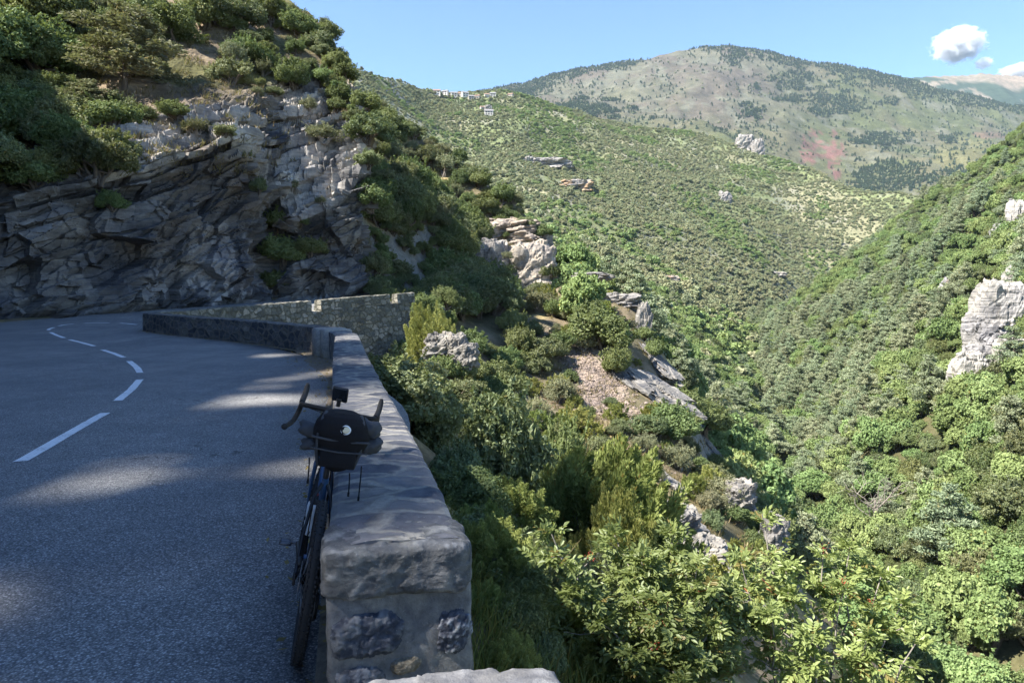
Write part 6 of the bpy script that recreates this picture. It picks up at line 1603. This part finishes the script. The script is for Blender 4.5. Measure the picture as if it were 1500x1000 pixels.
# ------------------------------------------------------------------ village on the ridge
M['plaster'] = simple('plaster', (.68, .63, .55), .9, var=.12, scale=.3, bump=.1, spec=.1)
M['plaster2'] = simple('stone_plaster', (.46, .41, .34), .9, var=.2, scale=.4, spec=.1)
M['tile'] = simple('roof_tile', (.27, .18, .14), .9, var=.25, scale=.5, spec=.1)
M['slate'] = simple('roof_slate', (.22, .21, .21), .8, var=.25, scale=.5, spec=.2)
M['window'] = simple('window_glass', (.04, .045, .05), .2, spec=.5, var=.1)
M['shutter'] = simple('shutter', (.16, .12, .09), .7)
HOUSES = [(640, 134, 12, 'pale house at the left end of the ridge village', 0, 'tile'), (652, 134, 11, 'second house from the left end of the ridge village', 0, 'slate'), (665, 137, 11, 'pale gabled house just left of the village centre', 0, 'slate'), (674, 136, 10, 'house between the gabled house and the tallest white house', 1, 'tile'), (681, 137, 12, 'tallest white house in the centre of the ridge village', 0, 'slate'),
          (690, 141, 10, 'small house below the tallest white house', 1, 'slate'), (699, 139, 9, 'low stone house right of the village centre', 1, 'tile'), (713, 137, 8, 'left of the pair of pale houses right of the village', 0, 'tile'), (722, 137, 10, 'right of the pair of pale houses right of the village', 0, 'slate'), (748, 137, 9, 'lone low house at the right end of the ridge village', 1, 'tile'),
          (707, 156, 9, 'upper of the two houses standing below the village', 1, 'tile'), (716, 164, 15, 'larger house standing alone below the village', 0, 'slate')]
def house(px, py, w, label, pk, rk, seed):
    h = hit(px, py + 5, 'H')
    if h is None: return
    rr_ = np.random.default_rng(seed); sc_ = h[0].y / FPX; W = w * sc_ * .82; D = W * .75; Hh = W * rr_.uniform(.5, .7)
    root = empty('house', h[0] - Vector((0, 0, 1.0)), (0, 0, rr_.uniform(-.5, .5))); tag(root, label, 'house', 'village houses on the ridge')
    q = MB(); z0 = -3
    V = [(-W / 2, -D / 2, z0), (W / 2, -D / 2, z0), (W / 2, D / 2, z0), (-W / 2, D / 2, z0), (-W / 2, -D / 2, Hh), (W / 2, -D / 2, Hh), (W / 2, D / 2, Hh), (-W / 2, D / 2, Hh), (-W / 2, 0, Hh + D * .3), (W / 2, 0, Hh + D * .3)]
    q.add(V, [[0, 1, 5, 4], [1, 2, 6, 5], [2, 3, 7, 6], [3, 0, 4, 7]]); q.add(V, [[4, 7, 8], [5, 9, 6]])
    q.build('wall', M['plaster' if pk == 0 else 'plaster2'], root, smooth=False)
    e = .5; q = MB()
    for s_ in (1, -1):
        a = np.array([(-W / 2 - e, s_ * (D / 2 + e), Hh - e * .6), (W / 2 + e, s_ * (D / 2 + e), Hh - e * .6), (W / 2 + e, 0, Hh + D * .3 + .05), (-W / 2 - e, 0, Hh + D * .3 + .05)])
        a = np.vstack([a, a + [0, 0, .25]]); q.add(a, [[0, 1, 2, 3], [4, 7, 6, 5], [0, 4, 5, 1], [2, 6, 7, 3], [0, 3, 7, 4], [1, 5, 6, 2]])
    rf = q.build('roof', M[rk], root, smooth=False)
    q = MB(); q.box((W * .22, .1 * D, Hh + D * .33), (.7, .7, 1.6)); q.build('chimney', M['plaster2'], rf, smooth=False)
    nw = 3 if W > 9 else 2
    for fl in range(2 if Hh > 4.5 else 1):
        for k in range(nw):
            x = (k - (nw - 1) / 2) * W / (nw + .4)
            q = MB(); q.box((x, -D / 2 - .03, Hh * (.28 + .45 * fl)), (.95, .12, 1.35)); wn = q.build('window', M['window'], root, smooth=False)
            q = MB()
            for s_ in (1, -1): q.box((x + s_ * .75, -D / 2 - .06, Hh * (.28 + .45 * fl)), (.5, .1, 1.4))
            q.build('shutters', M['shutter'], wn, smooth=False)
for i, hs in enumerate(HOUSES): house(*hs, seed=300 + i)
def mast(px, py, hpx, label):
    h = hit(px, py, 'H')
    if h is None: return
    L = hpx * h[0].y / FPX; q = MB(); q.tube([(0, 0, -1), (0, 0, L)], [.22, .14], 8); o = q.build('pole', M['pole']); o.location = h[0]
    root = empty('utility_pole', h[0]); tag(root, label, 'pole'); o.parent = root; o.location = (0, 0, 0)
    q = MB(); q.box((0, 0, L * .93), (2.0, .16, .16)); q.build('crossarm', M['pole'], root, smooth=False)
M['pole'] = simple('pole_grey', (.5, .49, .46), .8)
mast(773, 180, 8, 'pale pole standing alone on the hill below the village'); mast(728, 128, 8, 'thin pole on the summit beside the village'); mast(810, 295, 7, 'small pale pole lower down the hill')
# the track across the hill and the terrace wall under the village
for nm, pts, w_, colr in (('track', [(985, 247), (1010, 249), (1035, 250), (1065, 251), (1100, 252), (1145, 254), (1190, 258)], 3.6, (.5, .44, .34)), ('track', [(632, 141), (645, 142.5), (660, 144), (672, 145)], 6, (.42, .3, .2))):
    hs = [hit(a, b, 'H') for a, b in pts]; c_ = np.array([tuple(q[0]) for q in hs if q]); c_ = resample(c_, 6.0)[0]
    c_ = gs(c_, 9) if len(c_) > 12 else c_
    zz_ = np.maximum(H(c_[:, 0], c_[:, 1]), c_[:, 2]); V = np.stack([np.column_stack([c_[:, 0], c_[:, 1] + o_, zz_ + (1.0 if o_ > 0 else .3)]) for o_ in (-w_ / 2, w_ / 2)], 1).reshape(-1, 3)
    tag(mk(nm, V, gridF(len(c_), 2)[:, ::-1], M['ground_mid'], col=colr), kind='structure')
# bare dead tree in the valley forest
h = hit(1278, 790, 'RH')
if h:
    r_ = np.random.default_rng(71); q = MB(); mb2 = MB()
    def grow(mbx, p, d, L, r0, lv):
        k = 5; pts = [np.array(p)]
        for i in range(k): d = d + r_.normal(0, .12, 3); d /= np.linalg.norm(d); pts.append(pts[-1] + d * L / k)
        tube_arr(mbx, np.array(pts), r0, r0 * .5, 5)
        if lv: 
            for j in range(4):
                t_ = r_.integers(2, k + 1); d2 = d * .6 + unit(r_, 1)[0] * .85; d2[2] = abs(d2[2]) * .6 + .2; d2 /= np.linalg.norm(d2); grow(mb2, pts[t_], d2, L * .62, r0 * .5, lv - 1)
    grow(q, (0, 0, -1), np.array([.05, 0, 1.0]), 5.5, .2, 3)
    root = empty('dead_tree', h[0]); tag(root, 'bare grey dead tree among the green crowns near the stream', 'tree'); root.scale = (1.5,) * 3
    q.build('trunk', M['dead'] if 'dead' in M else M['bark_pale'], root); mb2.build('branches', M['bark_pale'], root)

# ------------------------------------------------------------------ cloud and air
t = NT('cloud'); pv = t.n('ShaderNodeVolumePrincipled'); ob = t.obj()
nz = t.noise(ob, 2.6, 6, .62, .3)
ln_ = t.n('ShaderNodeVectorMath', operation='LENGTH'); t.l(ob, ln_.inputs[0])
de = t.math('SUBTRACT', t.math('ADD', t.math('MULTIPLY', nz, 1.5), .12), ln_.outputs['Value'])
t.l(t.math('MULTIPLY', t.rng(de, 0, .22, 0, 1), .018), pv.inputs['Density']); pv.inputs['Color'].default_value = (1, 1, 1, 1); pv.inputs['Anisotropy'].default_value = .2
t.l(pv.outputs[0], t.out.inputs['Volume']); M['cloud'] = t.m
def cloud(label, px, py, wpx, hpx, Y, rot=0.0):
    c = P(px, py, Y); s_ = Y / FPX
    q = MB(); n = 20
    q.lathe([(math.sin(a) * 1.25, -math.cos(a) * 1.25) for a in np.linspace(.001, math.pi - .001, 14)], (0, 0, 0), (0, 0, 1), n)
    o = q.build('cloud', M['cloud']); o.location = c; o.scale = (wpx * s_ / 2, wpx * s_ / 2, hpx * s_ / 2); o.rotation_euler = (0, rot, 0); tag(o, label, 'cloud'); return o
cloud('white puffy cloud standing alone in the blue sky', 1404, 66, 74, 52, 12000, .12)
cloud('flat white cloud at the right edge over the far mountains', 1497, 103, 64, 18, 12500)
cloud('faint wisp of cloud right of the puffy cloud', 1441, 93, 26, 18, 12200)
t = NT('haze'); pv = t.n('ShaderNodeVolumePrincipled'); pv.inputs['Color'].default_value = (.62, .8, 1.0, 1); pv.inputs['Density'].default_value = HAZE if 'HAZE' in globals() else .00004
pv.inputs['Anisotropy'].default_value = .0
t.l(pv.outputs[0], t.out.inputs['Volume'])
q = MB(); q.box((2000, 2475, 737), (9200, 5250, 1626)); hz_o = q.build('haze', t.m, smooth=False); tag(hz_o, kind='stuff')
# ================================================================== CAMERA, LIGHT, RENDER
cam = bpy.data.objects.new('camera', bpy.data.cameras.new('camera')); COL.objects.link(cam)
cam.location = (0, 0, EYE); cam.rotation_euler = (math.pi / 2 - ALPHA, 0, 0)
cam.data.sensor_width = 36; cam.data.lens = FPX / 1500 * 36; cam.data.clip_end = 60000; cam.data.clip_start = .05
SC.camera = cam
SUN_EL, SUN_AZ = 49.0, 114.0        # azimuth: degrees to the left of the view direction (+Y)
sx, sy, sz = -math.sin(R(SUN_AZ)) * math.cos(R(SUN_EL)), math.cos(R(SUN_AZ)) * math.cos(R(SUN_EL)), math.sin(R(SUN_EL))
sun = bpy.data.objects.new('sun', bpy.data.lights.new('sun', 'SUN')); COL.objects.link(sun)
sun.data.energy = 5.0; sun.data.angle = R(.53); sun.data.color = (1.0, .955, .88)
sun.rotation_euler = Vector((-sx, -sy, -sz)).to_track_quat('-Z', 'Y').to_euler()
sun.location = (-40, 0, 80)
w = bpy.data.worlds.new('World'); SC.world = w; w.use_nodes = True
nt = w.node_tree; nt.nodes.clear()
o = nt.nodes.new('ShaderNodeOutputWorld'); b = nt.nodes.new('ShaderNodeBackground'); s = nt.nodes.new('ShaderNodeTexSky')
s.sky_type = 'NISHITA'; s.sun_disc = False; s.sun_elevation = R(SUN_EL)
s.sun_rotation = math.atan2(sx, sy); s.altitude = 600; s.air_density = 1.0; s.dust_density = .0; s.ozone_density = 7.0
b.inputs[1].default_value = .095
nt.links.new(s.outputs[0], b.inputs[0]); nt.links.new(b.outputs[0], o.inputs[0])
SC.view_settings.view_transform = 'Standard'; SC.view_settings.look = 'None'; SC.view_settings.exposure = 1.58; SC.view_settings.gamma = 1
SC.render.engine = 'CYCLES'
cy = SC.cycles
cy.max_bounces = 5; cy.diffuse_bounces = 3; cy.glossy_bounces = 2; cy.transmission_bounces = 4; cy.transparent_max_bounces = 6; cy.volume_bounces = 4
cy.use_adaptive_sampling = True; cy.adaptive_threshold = .02
cy.use_denoising = True
cy.sample_clamp_indirect = 6
